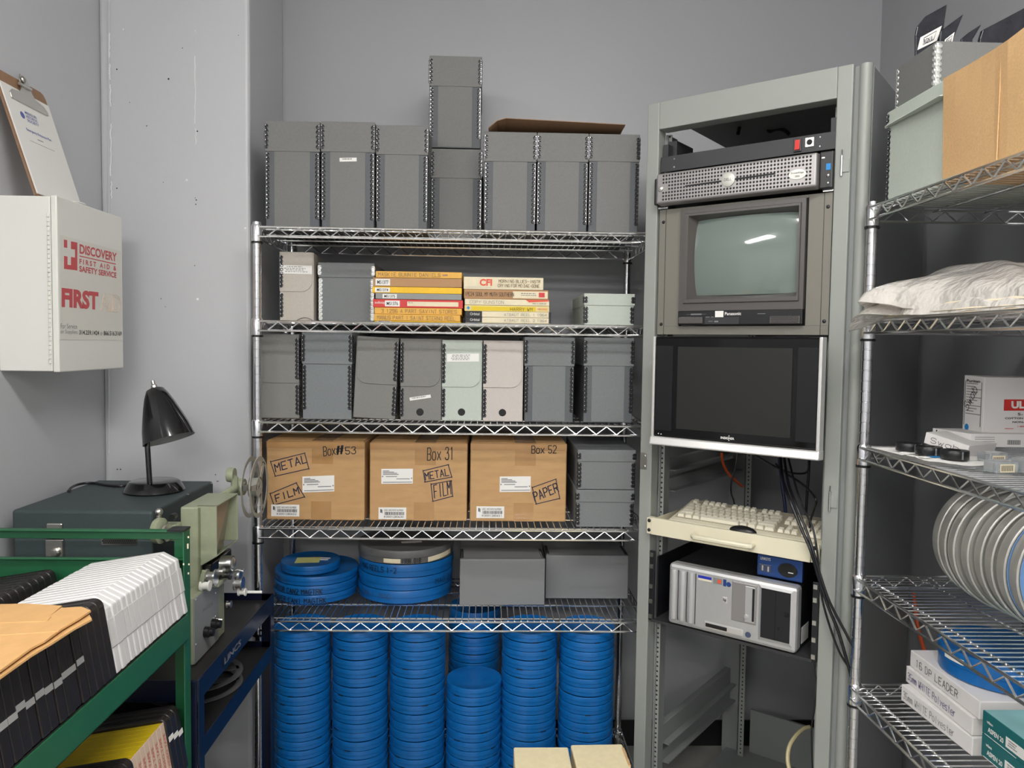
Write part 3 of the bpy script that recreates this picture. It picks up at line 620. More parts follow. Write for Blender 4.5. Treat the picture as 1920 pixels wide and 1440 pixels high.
# fifth shelf: gray cloth boxes and film cans
Z = SZ[4]
for lb, x0, x1, yt, Y, rz in (('grey woven-texture box turned slightly, beside the blue cans on the fifth shelf', 862, 1022, 1049, 2.49, .035), ('grey woven-texture box at the right end of the fifth shelf', 1023, 1178, 1042, 2.56, 0)):
    L = at(x0, 1090, Y=Y).x; R_ = at(x1, 1090, Y=Y).x; w = R_ - L; h = at((x0 + x1) / 2, yt, Y=Y).z - Z
    dep = .255 if rz else .19
    t = thing('storage_box', lb, 'box', ((L + R_) / 2, Y, Z + .0005), rz, 'grey woven-texture boxes on the fifth shelf', False)
    b = MB(); b.box(-w / 2, w / 2, 0, dep, 0, h); body = obj('body', b, 'box_cloth', t, .003)
    b = MB()
    for s in (-1, 1):
        for k in range(9): b.ring((s * (w / 2 - .007), .02 + k * .0125, h + .0006), .0042, .0012, (0, 0, 1), 9, 4)
        b.box(min(s * w / 2, s * (w / 2 - .003)), max(s * w / 2, s * (w / 2 - .003)), .012, .13, h, h + .001)
    obj('metal_edge', b, 'edge_metal', t)
def make_can(name, label, r, h, board='blue_can', group=None, loc=(0, 0, 0), rz=0.0, notch=True):
    t = thing(name, label, 'film can', loc, rz, group, False); k = h * .46
    b = MB(); b.lathe([(r * .93, 0), (r * .955, .0012), (r * .985, .0022), (r * .985, k + .002)], 56); obj('base', b, board, t, smooth=True)
    b = MB(); b.lathe([(r * .985, k), (r, k + .0012), (r, h - .0026), (r * .992, h - .0006), (r * .965, h), (r * .95, h - .0008), (r * .93, h - .0022), (r * .4, h - .0026), (r * .05, h - .0026)], 56); ld = obj('lid', b, board, t, smooth=True)
    if notch: b = MB(); b.box(-.0095, .0095, -r * 1.0 - .0002, -r * .97, .0004, .0024); obj('pry_notch', b, 'black', t)
    return t
def curve_fm(cx, cy, r, a0, a1, z0, z1):
    """lettering frame wrapped round a can: angles measured from the side that faces the camera"""
    return lambda a, b: V((cx + (r + .0007) * math.sin(a0 + (a1 - a0) * a), cy - (r + .0007) * math.cos(a0 + (a1 - a0) * a), z0 + (z1 - z0) * b))
def can_writing(t, s, r, a0, a1, z0, z1, w=.0016, m='ink', name='marker_writing'):
    b = MB(); fm = curve_fm(0, 0, r, a0, a1, z0, z1); rt = random.Random(s)
    # ribbons drawn glyph by glyph on the curved side
    adv = [5.6 if ch != ' ' else 3.6 for ch in s]; tot = sum(adv) - 1.6; x = 0
    for ch, ad in zip(s, adv):
        for line in STROKE.get(ch, '').split(';'):
            pts = [(int(q[0]), int(q[1])) for q in line.split()]
            for p, q in zip(pts, pts[1:]):
                A, B = fm((x + p[0]) / tot, p[1] / 6), fm((x + q[0]) / tot, q[1] / 6); n_ = V((A.x, A.y, 0)).normalized(); d = (B - A).normalized(); e = d.cross(n_) * w / 2
                b.add([A + e, B + e, B - e, A - e], [(0, 1, 2, 3)])
        x += ad
    obj(name, b, m, t, normals=False)
def curved_label(t, r, a0, a1, z0, z1, m='paper', name='paper_label', tilt=0.0):
    b = MB(); n = 10; vs = []
    for rr in (r + .0004, r + .0009):
        for i in range(n + 1):
            a = a0 + (a1 - a0) * i / n; dz = tilt * i / n
            for zz in (z0, z1): vs.append((rr * math.sin(a), -rr * math.cos(a), zz + dz))
    fs = []; k = 2 * (n + 1)
    for i in range(n): j = 2 * i; fs += [(j, j + 2, j + 3, j + 1), (k + j, k + j + 1, k + j + 3, k + j + 2), (j, k + j, k + j + 2, j + 2), (j + 1, j + 3, k + j + 3, k + j + 1)]
    fs += [(0, 1, k + 1, k), (2 * n, k + 2 * n, k + 2 * n + 1, 2 * n + 1)]
    b.add(vs, fs); return obj(name, b, m, t)
ca = at(594, 1100, Y=2.625); r = .140; hh = .0305
GA = 'blue film cans piled on the left of the fifth wire shelf'
names = ['large blue film can lettered CAN 1 MAGTRK, lowest of the fifth-shelf left pile', 'large blue film can lettered CAN 2 MAGTRK, second from bottom of the left pile', 'large blue film can right under the small can on the fifth shelf']
for k in range(3):
    t = make_can('film_can', names[k], r, hh, group=GA, loc=(ca.x + .002 * (k - 1), 2.625, Z + .0005 + hh * k), rz=0, notch=False)
    if k == 0: can_writing(t, 'WEAVER CAN1 MAGTRK', r, -1.05, .45, .005, .021, .0024)
    if k == 1: can_writing(t, 'ACTOR CAN2 MAGTRK', r, -1.0, .35, .005, .021, .0024)
    if k == 2: can_writing(t, 'ACTOR', r, -1.3, -.8, .005, .020)
cs = at(583, 1075, Y=2.60)
t = make_can('film_can', 'small blue film can with a yellow note on its lid, topmost of the left pile', .098, .030, group=GA, loc=(cs.x, 2.60, Z + .0005 + hh * 3), notch=False)
b = MB(Matrix.Rotation(.1, 4, 'Z')); b.box(-.048, .032, -.045, .02, .0286, .0291); obj('sticky_note', b, 'yellow_note', t, label='yellow paper note')
b = MB(Matrix.Rotation(-.12, 4, 'Z')); b.box(-.03, .06, -.008, .005, .0286, .0289); b.box(.0, .062, .012, .024, .0286, .0289); obj('paper_strip', b, 'paper', t, label='white paper strips')
cb = at(761, 1100, Y=2.655); r = .163; hh = .044
GB = 'large film cans piled in the middle of the fifth wire shelf'
nm = ['large blue film can lettered MAG, lowest of the middle pile on the fifth shelf', 'large blue film can, second from bottom of the middle pile on the fifth shelf', 'large blue film can lettered MAG REELS 1-2, right under the grey can']
for k in range(3):
    t = make_can('film_can', nm[k], r, hh, group=GB, loc=(cb.x + .002 * (k - 1), 2.655, Z + .0005 + hh * k), notch=False)
    if k == 0: can_writing(t, 'CAN 1  MAG', r, -.95, -.2, .018, .034, m='dark_blue')
    if k == 1: can_writing(t, 'MAG 2', r, .75, 1.2, .012, .03)
    if k == 2: can_writing(t, 'MAG REELS 1-2', r, -1.0, -.1, .016, .034, .0024)
t = make_can('film_can', 'grey film can lettered 1998.018, topmost of the middle pile on the fifth shelf', r * 1.01, .046, 'grey_can', GB, (cb.x, 2.655, Z + .001 + hh * 3), notch=False)
r *= 1.01
curved_label(t, r, -.35, .0, .006, .020, 'cream'); can_writing(t, '1998.018', r, .02, .40, .006, .020, .0024); can_writing(t, 'A-317', r, .58, .80, .006, .020, .0018); curved_label(t, r, .56, 1.25, .004, .020, 'cream', 'tape_label', tilt=.008)
b = MB(Matrix.Rotation(.2, 4, 'Z')); b.box(-.02, .05, -.05, -.028, .0432, .0437); obj('paper_label', b, 'paper', t)

# bottom shelf: stacks of blue film cans
Z = SZ[5]; CHH = .029; CRR = .0898
stacks = [(568, 2.445, 18, 'leftmost', 0), (676, 2.445, 18, 'second from left', 0), (783, 2.445, 18, 'third from left', 0), (889, 2.63, 18, 'set-back', 0), (889, 2.44, 12, 'short front', 0), (992, 2.445, 18, 'second from right', 0), (1099, 2.445, 18, 'rightmost', 0)]
proto = None; rnd = random.Random(11)
for px_, Y, n, word, _ in stacks:
    x = at(px_, 1270, Y=Y).x
    for k in range(n):
        lb = f'blue film can, {ORD[k]} in the {word} bottom-shelf stack'
        loc = (x + rnd.uniform(-.0009, .0009), Y + rnd.uniform(-.002, .002), Z + .0004 + CHH * (n - 1 - k)); rz = rnd.choice([rnd.uniform(-1.0, 1.0), rnd.uniform(-1, 1), rnd.uniform(1.2, 5)])
        if proto is None: proto = make_can('film_can', lb, CRR, CHH - .0003, group='blue film cans stacked on the bottom wire shelf', loc=loc, rz=rz)
        else: dup(proto, loc, rz, lb)
# two cream boxes on the floor in front of the shelves
for lb, pts, Y in (('cream cardboard box on the floor, left one of the pair before the shelves', (963, 1065, 1401), 2.05), ('cream cardboard box on the floor, right one of the pair near the rack', (1070, 1167, 1396), 2.08)):
    zt = at(1015, pts[2], Y=Y).z; L = at(pts[0], pts[2], Y=Y).x; R_ = at(pts[1], pts[2], Y=Y).x; w = R_ - L
    rz = .03 if pts[0] > 1000 else .0
    t = thing('storage_box', lb, 'box', ((L + R_) / 2, Y, 0), rz, 'pair of cream boxes on the floor', False)
    b = MB(); b.box(-w / 2 + .002, w / 2 - .002, -.33, 0, 0, zt - .03); obj('body', b, 'cream_box', t, .003)
    b = MB(); b.box(-w / 2, w / 2, -.332, .002, zt - .09, zt); obj('lid', b, 'cream_box', t, .004)
    if pts[0] > 1000: b = MB(); b.box(w / 2 - .006, w / 2 + .001, -.11, -.02, zt - .02, zt + .0006); obj('tape_strip', b, 'kraft_bag', t)

# ------------------------------------------------------------------ equipment rack, turned towards the left; local x along its front, y into it
def RB(): return MB(RM)
def rp(x, y, z): return RM @ V((x, y, z))
HT, DEP, WD = 2.254, .745, .565
rack = thing('equipment_rack', 'tall open grey metal equipment rack standing at an angle in the right corner', 'rack', (0.448, 2.266, 0), RACK_ANG)
def rpart(name, m, boxes, bevel=.0, parent=None, label=None, **k):
    b = RB()
    for q in boxes: b.box(*q)
    return obj(name, b, m, parent or rack, bevel, label=label, **k)
rpart('front_post', 'rack', [(0, .038, 0, .045, 0, HT - .0)], .003)
rpart('front_post', 'rack', [(.527, .565, 0, .045, 0, HT)], .003)
rpart('top_rail', 'rack', [(.038, .527, 0, .05, 2.176, HT)], .002)
rpart('bottom_rail', 'rack', [(.038, .527, 0, .05, .0, .085)], .002)
b = RB(); b.box(.575, .60, .012, .06, 0, HT - .004); b.lathe([(.0155, 0), (.0155, HT - .004)], 16, (.5915, .014, 0)); obj('corner_post', b, 'rack', rack, smooth=True)
rpart('side_panel', 'rack_in', [(.590, .606, .03, DEP, .0, HT - .006)], .002)
rpart('top_panel', 'rack_in', [(.04, .59, .05, DEP, HT - .03, HT - .012)])
rpart('base_panel', 'rack_in', [(.02, .59, .05, DEP, .03, .05)])
rpart('kick_panel', 'rack_in', [(.10, .58, DEP - .03, DEP - .02, .05, .21)])
rpart('kick_panel', 'rack_in', [(.565, .575, .06, DEP - .03, .05, .23)])
rpart('groove_strip', 'rack_in', [(.565, .575, .016, .05, 0, HT - .004)])
for x0, x1 in ((.0, .06), (.545, .59)): rpart('rear_post', 'rack_in', [(x0, x1, DEP - .05, DEP, .0, HT - .03)], .002)
rpart('front_channel', 'rack_in', [(.038, .044, .045, .11, .085, 2.17)], .001)
for x0, x1, y0, z0, z1 in ((.040, .054, .052, .09, 2.17), (.511, .525, .052, .09, 2.17), (.075, .095, .665, .05, 2.2), (.50, .52, .665, .05, 2.2)):
    b = RB(); b.box(x0, x1, y0, y0 + .003, z0, z1); r_ = obj('mounting_rail', b, 'rack', rack)
    b = RB(); z = z0 + .012; k = 0
    while z < z1: b.lathe([(.0034, -.0004), (.0030, .0002)], 7, ((x0 + x1) / 2, y0, z), (0, -1, 0)); z += (.0159, .0159, .0127)[k % 3]; k += 1
    obj('screw_holes', b, 'black', r_)
for z0, z1 in ((1.165, 1.20), (1.10, 1.14), (.295, .355), (.235, .27)):
    rpart('side_brace', 'rack_in', [(.006, .028, .05, DEP - .05, z0, z1)], .002)
    rpart('side_brace', 'rack_in', [(.028, .05, .14, DEP - .05, z0, z0 + .004)])
b = RB(); b.box(.003, .026, -.003, 0, 1.185, 1.235); lt = obj('latch_plate', b, 'nickel', rack, .001)
for z in (1.226, 1.194): b = RB(); b.ball((.018, -.003, z), .0045, 10, (1, .6, 1)); obj('screw', b, 'steel', lt, smooth=True)
for z in (2.01, 1.165):
    b = RB(); b.box(.547, .563, -.003, 0, z - .02, z + .012); h = obj('hinge_plate', b, 'rack', rack, .001)
    b = RB(); b.tube([(.545, -.004, z - .03 + .001), (.545, -.004, z + .022)], .0028, 8); b.tube([(.545, -.004, z + .02), (.545, -.004, z + .036)], .0016, 6); obj('hinge_pin', b, 'steel', h, smooth=True)

# 1U black panel with red switch
t = thing('switch_unit', 'black one-unit rack panel with a red rocker switch above the server', 'panel', rp(.285, 0, 2.052))
rpart('front_plate', 'panel_black', [(.043, .526, .006, .012, 2.053, 2.097)], .001, t)
rpart('chassis', 'panel_black', [(.065, .505, .012, .22, 2.055, 2.095)], 0, t)
for x in (.043, .526):
    rpart('bracket', 'panel_black', [(x - (.0 if x < .1 else .016), x + (.016 if x < .1 else 0), .02, .09, 2.09, 2.135), (x - (.0 if x < .1 else .016), x + (.028 if x < .1 else 0), .05, .16, 2.09, 2.15)] if x < .1 else [(x - .016, x, .02, .06, 2.09, 2.135)], 0, t)
b = RB(); b.box(.423, .443, .002, .006, 2.058, 2.092); s_ = obj('switch_frame', b, 'black_plastic', t, .001)
b = RB(); b.hexa([(.427, -.002, 2.062), (.439, -.002, 2.062), (.439, .004, 2.062), (.427, .004, 2.062), (.427, .001, 2.088), (.439, .001, 2.088), (.439, .004, 2.088), (.427, .004, 2.088)]); obj('rocker', b, 'red', s_, .0008, label='red rocker switch')
b = RB(); b.box(.452, .474, .003, .006, 2.066, 2.090); j = obj('jack_plate', b, 'nickel', t, .001)
b = RB(); b.lathe([(.0075, 0), (.006, .003)], 14, (.463, .003, 2.078), (0, -1, 0)); obj('socket', b, 'black', j)
for x, z in ((.085, 2.087), (.085, 2.064), (.488, 2.087), (.488, 2.064)): b = RB(); b.ball((x, .006, z), .0028, 8, (1, .5, 1)); obj('screw', b, 'steel', t)

# 2U server
D0 = -.032
t = thing('rack_server', 'two-unit rack server with perforated silver front bezel below the black panel', 'server', rp(.285, 0, 1.95))
rpart('chassis', 'panel_black', [(.060, .505, .0, .42, 1.958, 2.044)], .001, t)
b = RB(); b.hexa([(.050, D0, 1.957), (.494, D0, 1.957), (.494, 0, 1.953), (.050, 0, 1.953), (.050, D0, 2.041), (.494, D0, 2.041), (.494, 0, 2.044), (.050, 0, 2.044)]); bz = obj('bezel', b, 'bezel', t, .005, 3)
b = RB()
x0, x1, z0, z1 = .072, .478, 1.967, 2.033; nx, nz = 46, 8
for i in range(nx):
    for k in range(nz):
        x = x0 + (x1 - x0) * i / (nx - 1); z = z0 + (z1 - z0) * k / (nz - 1)
        if (x - .264) ** 2 + (z - 2.0) ** 2 < .0235 ** 2: continue
        if abs(z - 2.0) < .004 and .135 < x < .40: continue
        if x > .425 and abs(z - 1.992) < .018 and x < .468: continue
        if x < .09 and abs(z - 2.0) < .014: continue
        b.lathe([(.0032, 0), (.0027, .0006)], 7, (x, D0 - .0001, z), (0, -1, 0))
obj('perforation', b, 'black', bz)
b = RB(); b.tube([(.14, D0 - .0008, 1.997), (.39, D0 - .0008, 2.001)], .0022, 6); obj('trim_line', b, 'panel_black', bz)
b = RB(); b.lathe([(.0185, 0), (.0185, .003), (.015, .0046)], 28, (.264, D0, 2.0), (0, -1, 0)); bd = obj('round_badge', b, 'bezel_badge', bz, smooth=True)
b = RB(); b.text('DELL', fml(.2535, 1.9965, .021, .0075, D0 - .0046), .02); obj('lettering', b, 'ink_grey', bd, normals=False)
b = RB(); b.slab([(.447 + .022 * math.cos(a), D0, 1.992 + .0125 * math.sin(a)) for a in [2 * math.pi * i / 28 for i in range(28)]], (0, -.002, 0)); bd = obj('oval_badge', b, 'bezel_badge', bz)
b = RB(); b.text('PowerEdge', fml(.431, 1.992, .032, .006, D0 - .002)); b.text('2850', fml(.441, 1.9845, .012, .0045, D0 - .002)); obj('lettering', b, 'ink', bd, normals=False)
b = RB(); b.lathe([(.0075, 0), (.0075, .003), (.004, .004)], 16, (.064, D0 - .0, 1.998), (0, -1, 0)); obj('key_lock', b, 'nickel', bz, smooth=True)
rpart('handle', 'black_plastic', [(.040, .050, D0 + .006, .004, 1.955, 2.03)], .003, t)
b = RB(); b.box(.494, .527, -.012, .004, 1.953, 2.046); ea = obj('rack_ear', b, 'black_plastic', t, .003)
b = RB(); b.box(.511, .522, -.0135, -.012, 1.998, 2.014); obj('blue_sticker', b, 'sky_print', ea, label='small blue sticker')
b = RB(); b.ball((.516, -.012, 1.985), .005, 10, (1, .7, 1)); b.ball((.516, -.012, 1.966), .004, 10, (1, .7, 1)); b.box(.500, .507, -.014, -.012, 2.028, 2.031); obj('thumb_screw', b, 'nickel', ea, smooth=True)
rpart('slide_rail', 'steel', [(.040, .07, .002, .10, 1.947, 1.953), (.50, .526, .002, .10, 1.947, 1.953)], .001, t)

# CRT monitor in its taupe panel
t = thing('tube_monitor', 'old picture-tube video monitor set in a taupe rack panel, reflecting the ceiling lights', 'monitor', rp(.285, 0, 1.585))
pz0, pz1 = 1.585, 1.946
rpart('rack_panel', 'crt_panel', [(.042, .524, .008, .014, pz0, 1.609), (.042, .112, .008, .014, 1.609, pz1), (.464, .524, .008, .014, 1.609, pz1), (.112, .464, .008, .014, 1.938, pz1)], .0006, t)
for q in ((.0625, .0635, .0072, .0085, pz0, pz1), (.5035, .5045, .0072, .0085, pz0, pz1), (.110, .112, .0075, .02, 1.609, 1.94), (.464, .466, .0075, .02, 1.609, 1.94)): b = RB(); b.box(*q); obj('panel_groove', b, 'black', t)
for x, z in ((.055, 1.91), (.055, 1.615), (.513, 1.91), (.513, 1.62)): b = RB(); b.lathe([(.005, 0), (.004, .002), (.001, .0028)], 12, (x, .008, z), (0, -1, 0)); obj('screw', b, 'black_plastic', t, smooth=True)
def frame4(b, o, i):   # sloping frame between two rounded rectangles (x0,x1,z0,z1,y)
    for k in range(4):
        c = lambda q: [(q[0], q[4], q[2]), (q[1], q[4], q[2]), (q[1], q[4], q[3]), (q[0], q[4], q[3])]
        a, d = c(o), c(i); n = (k + 1) % 4
        b.add([a[k], a[n], d[n], d[k]], [(0, 1, 2, 3)])
b = RB(); frame4(b, (.114, .462, 1.652, 1.937, .03), (.114, .462, 1.652, 1.937, -.004)); frame4(b, (.114, .462, 1.652, 1.937, -.004), (.128, .452, 1.672, 1.926, -.004)); frame4(b, (.128, .452, 1.672, 1.926, -.004), (.130, .450, 1.674, 1.924, -.009)); frame4(b, (.130, .450, 1.674, 1.924, -.009), (.140, .446, 1.684, 1.918, -.009)); frame4(b, (.140, .446, 1.684, 1.918, -.009), (.158, .435, 1.698, 1.905, .026))
obj('bezel', b, 'crt_bezel', t, normals=True)
b = RB(); N = 24; vs = []; fs = []
gx0, gx1, gz0, gz1 = .152, .441, 1.694, 1.909
for i in range(N + 1):
    for k in range(N + 1):
        u, w = i / N * 2 - 1, k / N * 2 - 1
        # rounded outline, bulging face
        uu = u * (1 - .022 * w * w); ww = w * (1 - .022 * u * u)
        vs.append(((gx0 + gx1) / 2 + uu * (gx1 - gx0) / 2, .024 - .026 * (1 - .5 * u * u - .5 * w * w), (gz0 + gz1) / 2 + ww * (gz1 - gz0) / 2))
for i in range(N):
    for k in range(N): a = i * (N + 1) + k; fs.append((a, a + N + 1, a + N + 2, a + 1))
b.add(vs, fs); obj('picture_tube', b, 'crt_glass', t, smooth=True)
rpart('cabinet', 'crt_bezel', [(.12, .458, .032, .33, 1.612, 1.935)], .01, t)
b = RB(); b.box(.114, .462, -.006, .03, 1.612, 1.652); cp = obj('control_strip', b, 'black_plastic', t, .002)
rpart('control_door', 'crt_bezel', [(.117, .190, -.009, -.006, 1.616, 1.634)], .001, cp)
rpart('cassette_flap', 'panel_black', [(.196, .295, -.008, -.006, 1.613, 1.633)], .001, cp)
b = RB(); b.box(.379, .457, -.009, -.006, 1.614, 1.634); gr = obj('speaker_grille', b, 'crt_bezel', cp, .001)
b = RB()
for i in range(20):
    for k in range(5): b.lathe([(.0014, 0), (.0010, .0003)], 6, (.383 + i * .0036 + (k % 2) * .0018, -.0091, 1.617 + k * .0036), (0, -1, 0))
obj('perforation', b, 'black', gr)
b = RB(); b.box(.226, .250, -.0072, -.006, 1.632, 1.650); obj('paper_sticker', b, 'paper', cp, label='small white sticker')
b = RB(); b.text('Panasonic', fml(.254, 1.638, .046, .0085, -.0062), .015); obj('brand_lettering', b, 'paper', cp, normals=False)
b = RB(); 
for x, w in ((.124, .014), (.140, .016), (.160, .003), (.170, .003), (.198, .012), (.214, .008)): b.box(x, x + w, -.0066, -.006, 1.633, 1.6345)
b.box(.140, .200, -.0066, -.006, 1.6415, 1.642); b.box(.154, .186, -.0067, -.006, 1.640, 1.6435); b.box(.345, .366, -.0066, -.006, 1.640, 1.6415); b.box(.208, .220, -.0086, -.008, 1.621, 1.6225); b.box(.225, .236, -.0086, -.008, 1.619, 1.623)
obj('printed_marks', b, 'ink_grey', cp)

# flat TV
t = thing('flat_television', 'small flat television with silver frame hanging in the rack below the tube monitor', 'television', rp(.315, -.1, 1.276))
y0 = -.105
rpart('back_shell', 'tv_side', [(.11, .52, y0 + .03, y0 + .085, 1.31, 1.56)], .012, t)
b = RB(); b.box(.09, .542, y0 + .004, y0 + .035, 1.298, 1.578); obj('front_frame', b, 'tv_black', t, .006)
rpart('silver_side', 'tv_silver', [(.088, .0955, y0, y0 + .035, 1.296, 1.578)], .002, t)
rpart('silver_side', 'tv_silver', [(.535, .5435, y0, y0 + .035, 1.296, 1.578)], .002, t)
b = RB(); b.hexa([(.086, y0 - .008, 1.277), (.545, y0 - .008, 1.277), (.545, y0 + .035, 1.274), (.086, y0 + .035, 1.274), (.086, y0 - .002, 1.3), (.545, y0 - .002, 1.3), (.545, y0 + .035, 1.3), (.086, y0 + .035, 1.3)]); obj('silver_bar', b, 'tv_silver', t, .004, 3)
rpart('screen', 'tv_screen', [(.163, .472, y0 + .002, y0 + .006, 1.326, 1.550)], 0, t)
rpart('speaker_panel', 'tv_side', [(.098, .148, y0 + .0025, y0 + .006, 1.318, 1.552)], .001, t)
rpart('speaker_panel', 'tv_side', [(.484, .533, y0 + .0025, y0 + .006, 1.318, 1.552)], .001, t)
b = RB(); b.text('INSIGNIA', fml(.291, 1.3085, .037, .0065, y0 + .0035), .02); b.box(.3125, .3145, y0 + .003, y0 + .004, 1.305, 1.3075); b.box(.3125, .3145, y0 + .003, y0 + .004, 1.3165, 1.319); obj('brand_lettering', b, 'paper', t, normals=False)
b = RB(); b.ball((.110, y0 + .003, 1.308), .0016, 8); b.ball((.118, y0 + .003, 1.307), .0016, 8); obj('indicator', b, 'paper', t)
rpart('mounting_arm', 'panel_black', [(.29, .33, y0 + .08, .02, 1.40, 1.46), (.044, .522, .0, .012, 1.39, 1.47)], .002, t)

# keyboard drawer and keyboard
t = thing('keyboard_drawer', 'beige sliding rack drawer with a pull handle, holding the keyboard', 'drawer', rp(.285, 0, 1.0))
rpart('front_panel', 'beige', [(.054, .507, -.024, -.018, 1.000, 1.049)], .001, t)
rpart('rack_ear', 'beige', [(.038, .056, -.02, .004, 1.0, 1.047)], .001, t)
rpart('rack_ear', 'beige', [(.506, .524, -.012, .004, 0.998, 1.045)], .001, t)
for x, z in ((.0455, 1.039), (.0455, 1.011), (.515, 1.037), (.515, 1.008)): b = RB(); b.ball((x, -.020 if x < .1 else -.012, z), .0055, 10, (1, .7, 1)); obj('screw', b, 'black_plastic', t, smooth=True)
rpart('tray', 'beige', [(.058, .505, -.018, .36, 1.004, 1.010)], 0, t)
rpart('tray_side', 'beige', [(.058, .062, -.018, .36, 1.010, 1.046), (.501, .505, -.018, .36, 1.01, 1.046)], 0, t)
rpart('wrist_ledge', 'beige', [(.062, .501, -.018, .004, 1.030, 1.046)], .003, t)
b = RB(); hz = 1.022; b.tube([(.196, -.024, hz), (.196, -.048, hz), (.202, -.054, hz), (.352, -.054, hz), (.358, -.048, hz), (.358, -.024, hz)], .0075, 8); obj('pull_handle', b, 'beige', t, smooth=True)
KM = RM @ Matrix.Translation((.082, .030, 1.024)) @ Matrix.Rotation(math.radians(8.5), 4, 'X')
t = thing('computer_keyboard', 'ivory computer keyboard lying on the beige rack drawer', 'keyboard', KM.to_translation())
b = MB(KM); b.hexa([(0, 0, 0), (.46, 0, 0), (.46, .17, 0), (0, .17, 0), (0, 0, .016), (.46, 0, .016), (.46, .17, .026), (0, .17, .026)]); obj('keyboard_body', b, 'beige', t, .004)
b = MB(KM); b.hexa([(.012, .022, .012), (.448, .022, .012), (.448, .162, .012), (.012, .162, .012), (.012, .022, .0185), (.448, .022, .0185), (.448, .162, .0265), (.012, .162, .0265)]); obj('key_bed', b, 'key_bed', t)
rows = [(.028, [1.25, 1.25, 1.25, 6.2, 1.25, 1.25, 1.25, 1.5]), (.048, [2.3] + [1] * 10 + [2.7]), (.067, [1.8] + [1] * 11 + [2.2]), (.086, [1.5] + [1] * 12 + [1.5]), (.105, [1] * 13 + [2]), (.134, [1, 0, 1, 1, 1, 1, 0, 1, 1, 1, 1, 0, 1, 1, 1])]
def keycap(x, y, w):
    z = .0185 + (y - .022) / .14 * .008; g = .0010; h = .0125; d = .0172; b = MB(KM)
    b.hexa([(x + g, y, z - .002), (x + w - g, y, z - .002), (x + w - g, y + d - g, z - .002), (x + g, y + d - g, z - .002), (x + g + .0025, y + .0025, z + h - .004), (x + w - g - .0025, y + .0025, z + h - .004), (x + w - g - .0025, y + d - g - .001, z + h - .002), (x + g + .0025, y + d - g - .001, z + h - .002)])
    obj('key', b, 'key', t)
for y, ws in rows:
    x = .016; tot = sum(ws) if 0 not in ws else 15 - .6; u = .285 / 15.0
    for w in ws:
        if w == 0: x += u * .75; continue
        keycap(x, y, w * u); x += w * u
for cx, n in ((.312, 3), (.376, 3)):
    for y in (.028, .048, .067, .086, .105):
        for i in range(n):
            if cx < .35 and (y == .067 or (y == .048 and i != 1)): continue
            keycap(cx + i * .0185, y, .0185)
b = MB(RM); b.ball((.318, .006, 1.045), .031, 20, (1.25, .6, .52)); o = obj('computer_mouse', b, 'black_plastic', smooth=True)
tag(o, 'black rounded mouse on the beige drawer in front of the keyboard', 'mouse')

# PC on its black shelf, blue switch box on top
t = thing('rack_shelf', 'black vented metal rack shelf that carries the computer', 'shelf', rp(.285, 0, .72))
rpart('shelf_plate', 'panel_black', [(.056, .508, .0, .48, .737, .741)], .001, t)
rpart('front_lip', 'panel_black', [(.05, .514, -.002, .002, .733, .741)], 0, t)
rpart('side_bracket', 'pc_black', [(.054, .058, .02, .40, .741, .925), (.040, .056, .0, .006, .735, .945)], .001, t)
rpart('side_bracket', 'pc_black', [(.508, .512, .02, .40, .741, .925), (.510, .526, .0, .006, .735, .945)], .001, t)
b = RB()
for x in (.047, .517):
    for z in (.75, .795, .84, .9, .935): b.box(x - .005, x + .005, -.003, .0, z - .008, z + .004)
obj('slot', b, 'nickel', t)
PCY = -.004
t = thing('desktop_computer', 'silver-fronted black desktop computer lying on the rack shelf', 'computer', rp(.285, 0, .742))
rpart('case', 'pc_black', [(.106, .470, PCY + .035, .43, .743, .918)], .004, t)
rpart('front_bezel', 'pc_silver', [(.104, .473, PCY, PCY + .045, .743, .921)], .010, t)
b = RB()
for x in (.110, .137, .164): b.lathe([(.011, .760), (.0125, .770), (.0125, .900), (.011, .906)], 16, (x + .012, PCY + .002, 0))
obj('vent_rib', b, 'pc_silver', t, smooth=True)
b = RB()
for x in (.1345, .1615, .188): b.box(x, x + .002, PCY - .0005, PCY + .002, .758, .905)
obj('rib_shadow_gap', b, 'pc_black', t)
b = RB(); b.box(.378, .457, PCY - .001, PCY + .006, .768, .904); dr = obj('drive_bay', b, 'pc_black', t, .001)
b = RB(); b.box(.4165, .4175, PCY - .0016, PCY, .768, .904); b.box(.425, .428, PCY - .002, PCY, .798, .806); obj('bay_seam', b, 'tv_side', dr)
b = RB(); b.box(.441, .452, PCY - .003, PCY - .001, .838, .850); obj('eject_button', b, 'tv_side', dr, .0006)
b = RB(); frame4(b, (.372, .463, .760, .911, PCY - .0006), (.378, .457, .768, .904, PCY - .003)); obj('bay_frame', b, 'pc_silver', t)
rpart('floppy_cover', 'bezel', [(.296, .366, PCY - .002, PCY + .002, .796, .906)], .002, t)
b = RB(); b.box(.334, .362, PCY - .004, PCY - .001, .800, .900); fl = obj('floppy_slot', b, 'pc_silver', t, .003)
b = RB(); b.box(.355, .361, PCY - .0048, PCY - .003, .806, .896); obj('slot_opening', b, 'black', fl)
b = RB(); b.lathe([(.007, 0), (.0065, .004), (.004, .005)], 16, (.339, PCY - .003, .816), (0, -1, 0)); obj('eject_button', b, 'pc_silver', fl, smooth=True)
b = RB(); b.box(.218, .330, PCY - .003, PCY + .003, .756, .776); st = obj('port_strip', b, 'tv_silver', t, .006, 3)
b = RB(); b.box(.222, .286, PCY - .0035, PCY, .760, .772); obj('port_recess', b, 'black', st, .002)
b = RB(); b.lathe([(.008, 0), (.007, .002)], 18, (.345, PCY - .002, .766), (0, -1, 0)); obj('power_button', b, 'dark_blue', st, smooth=True)
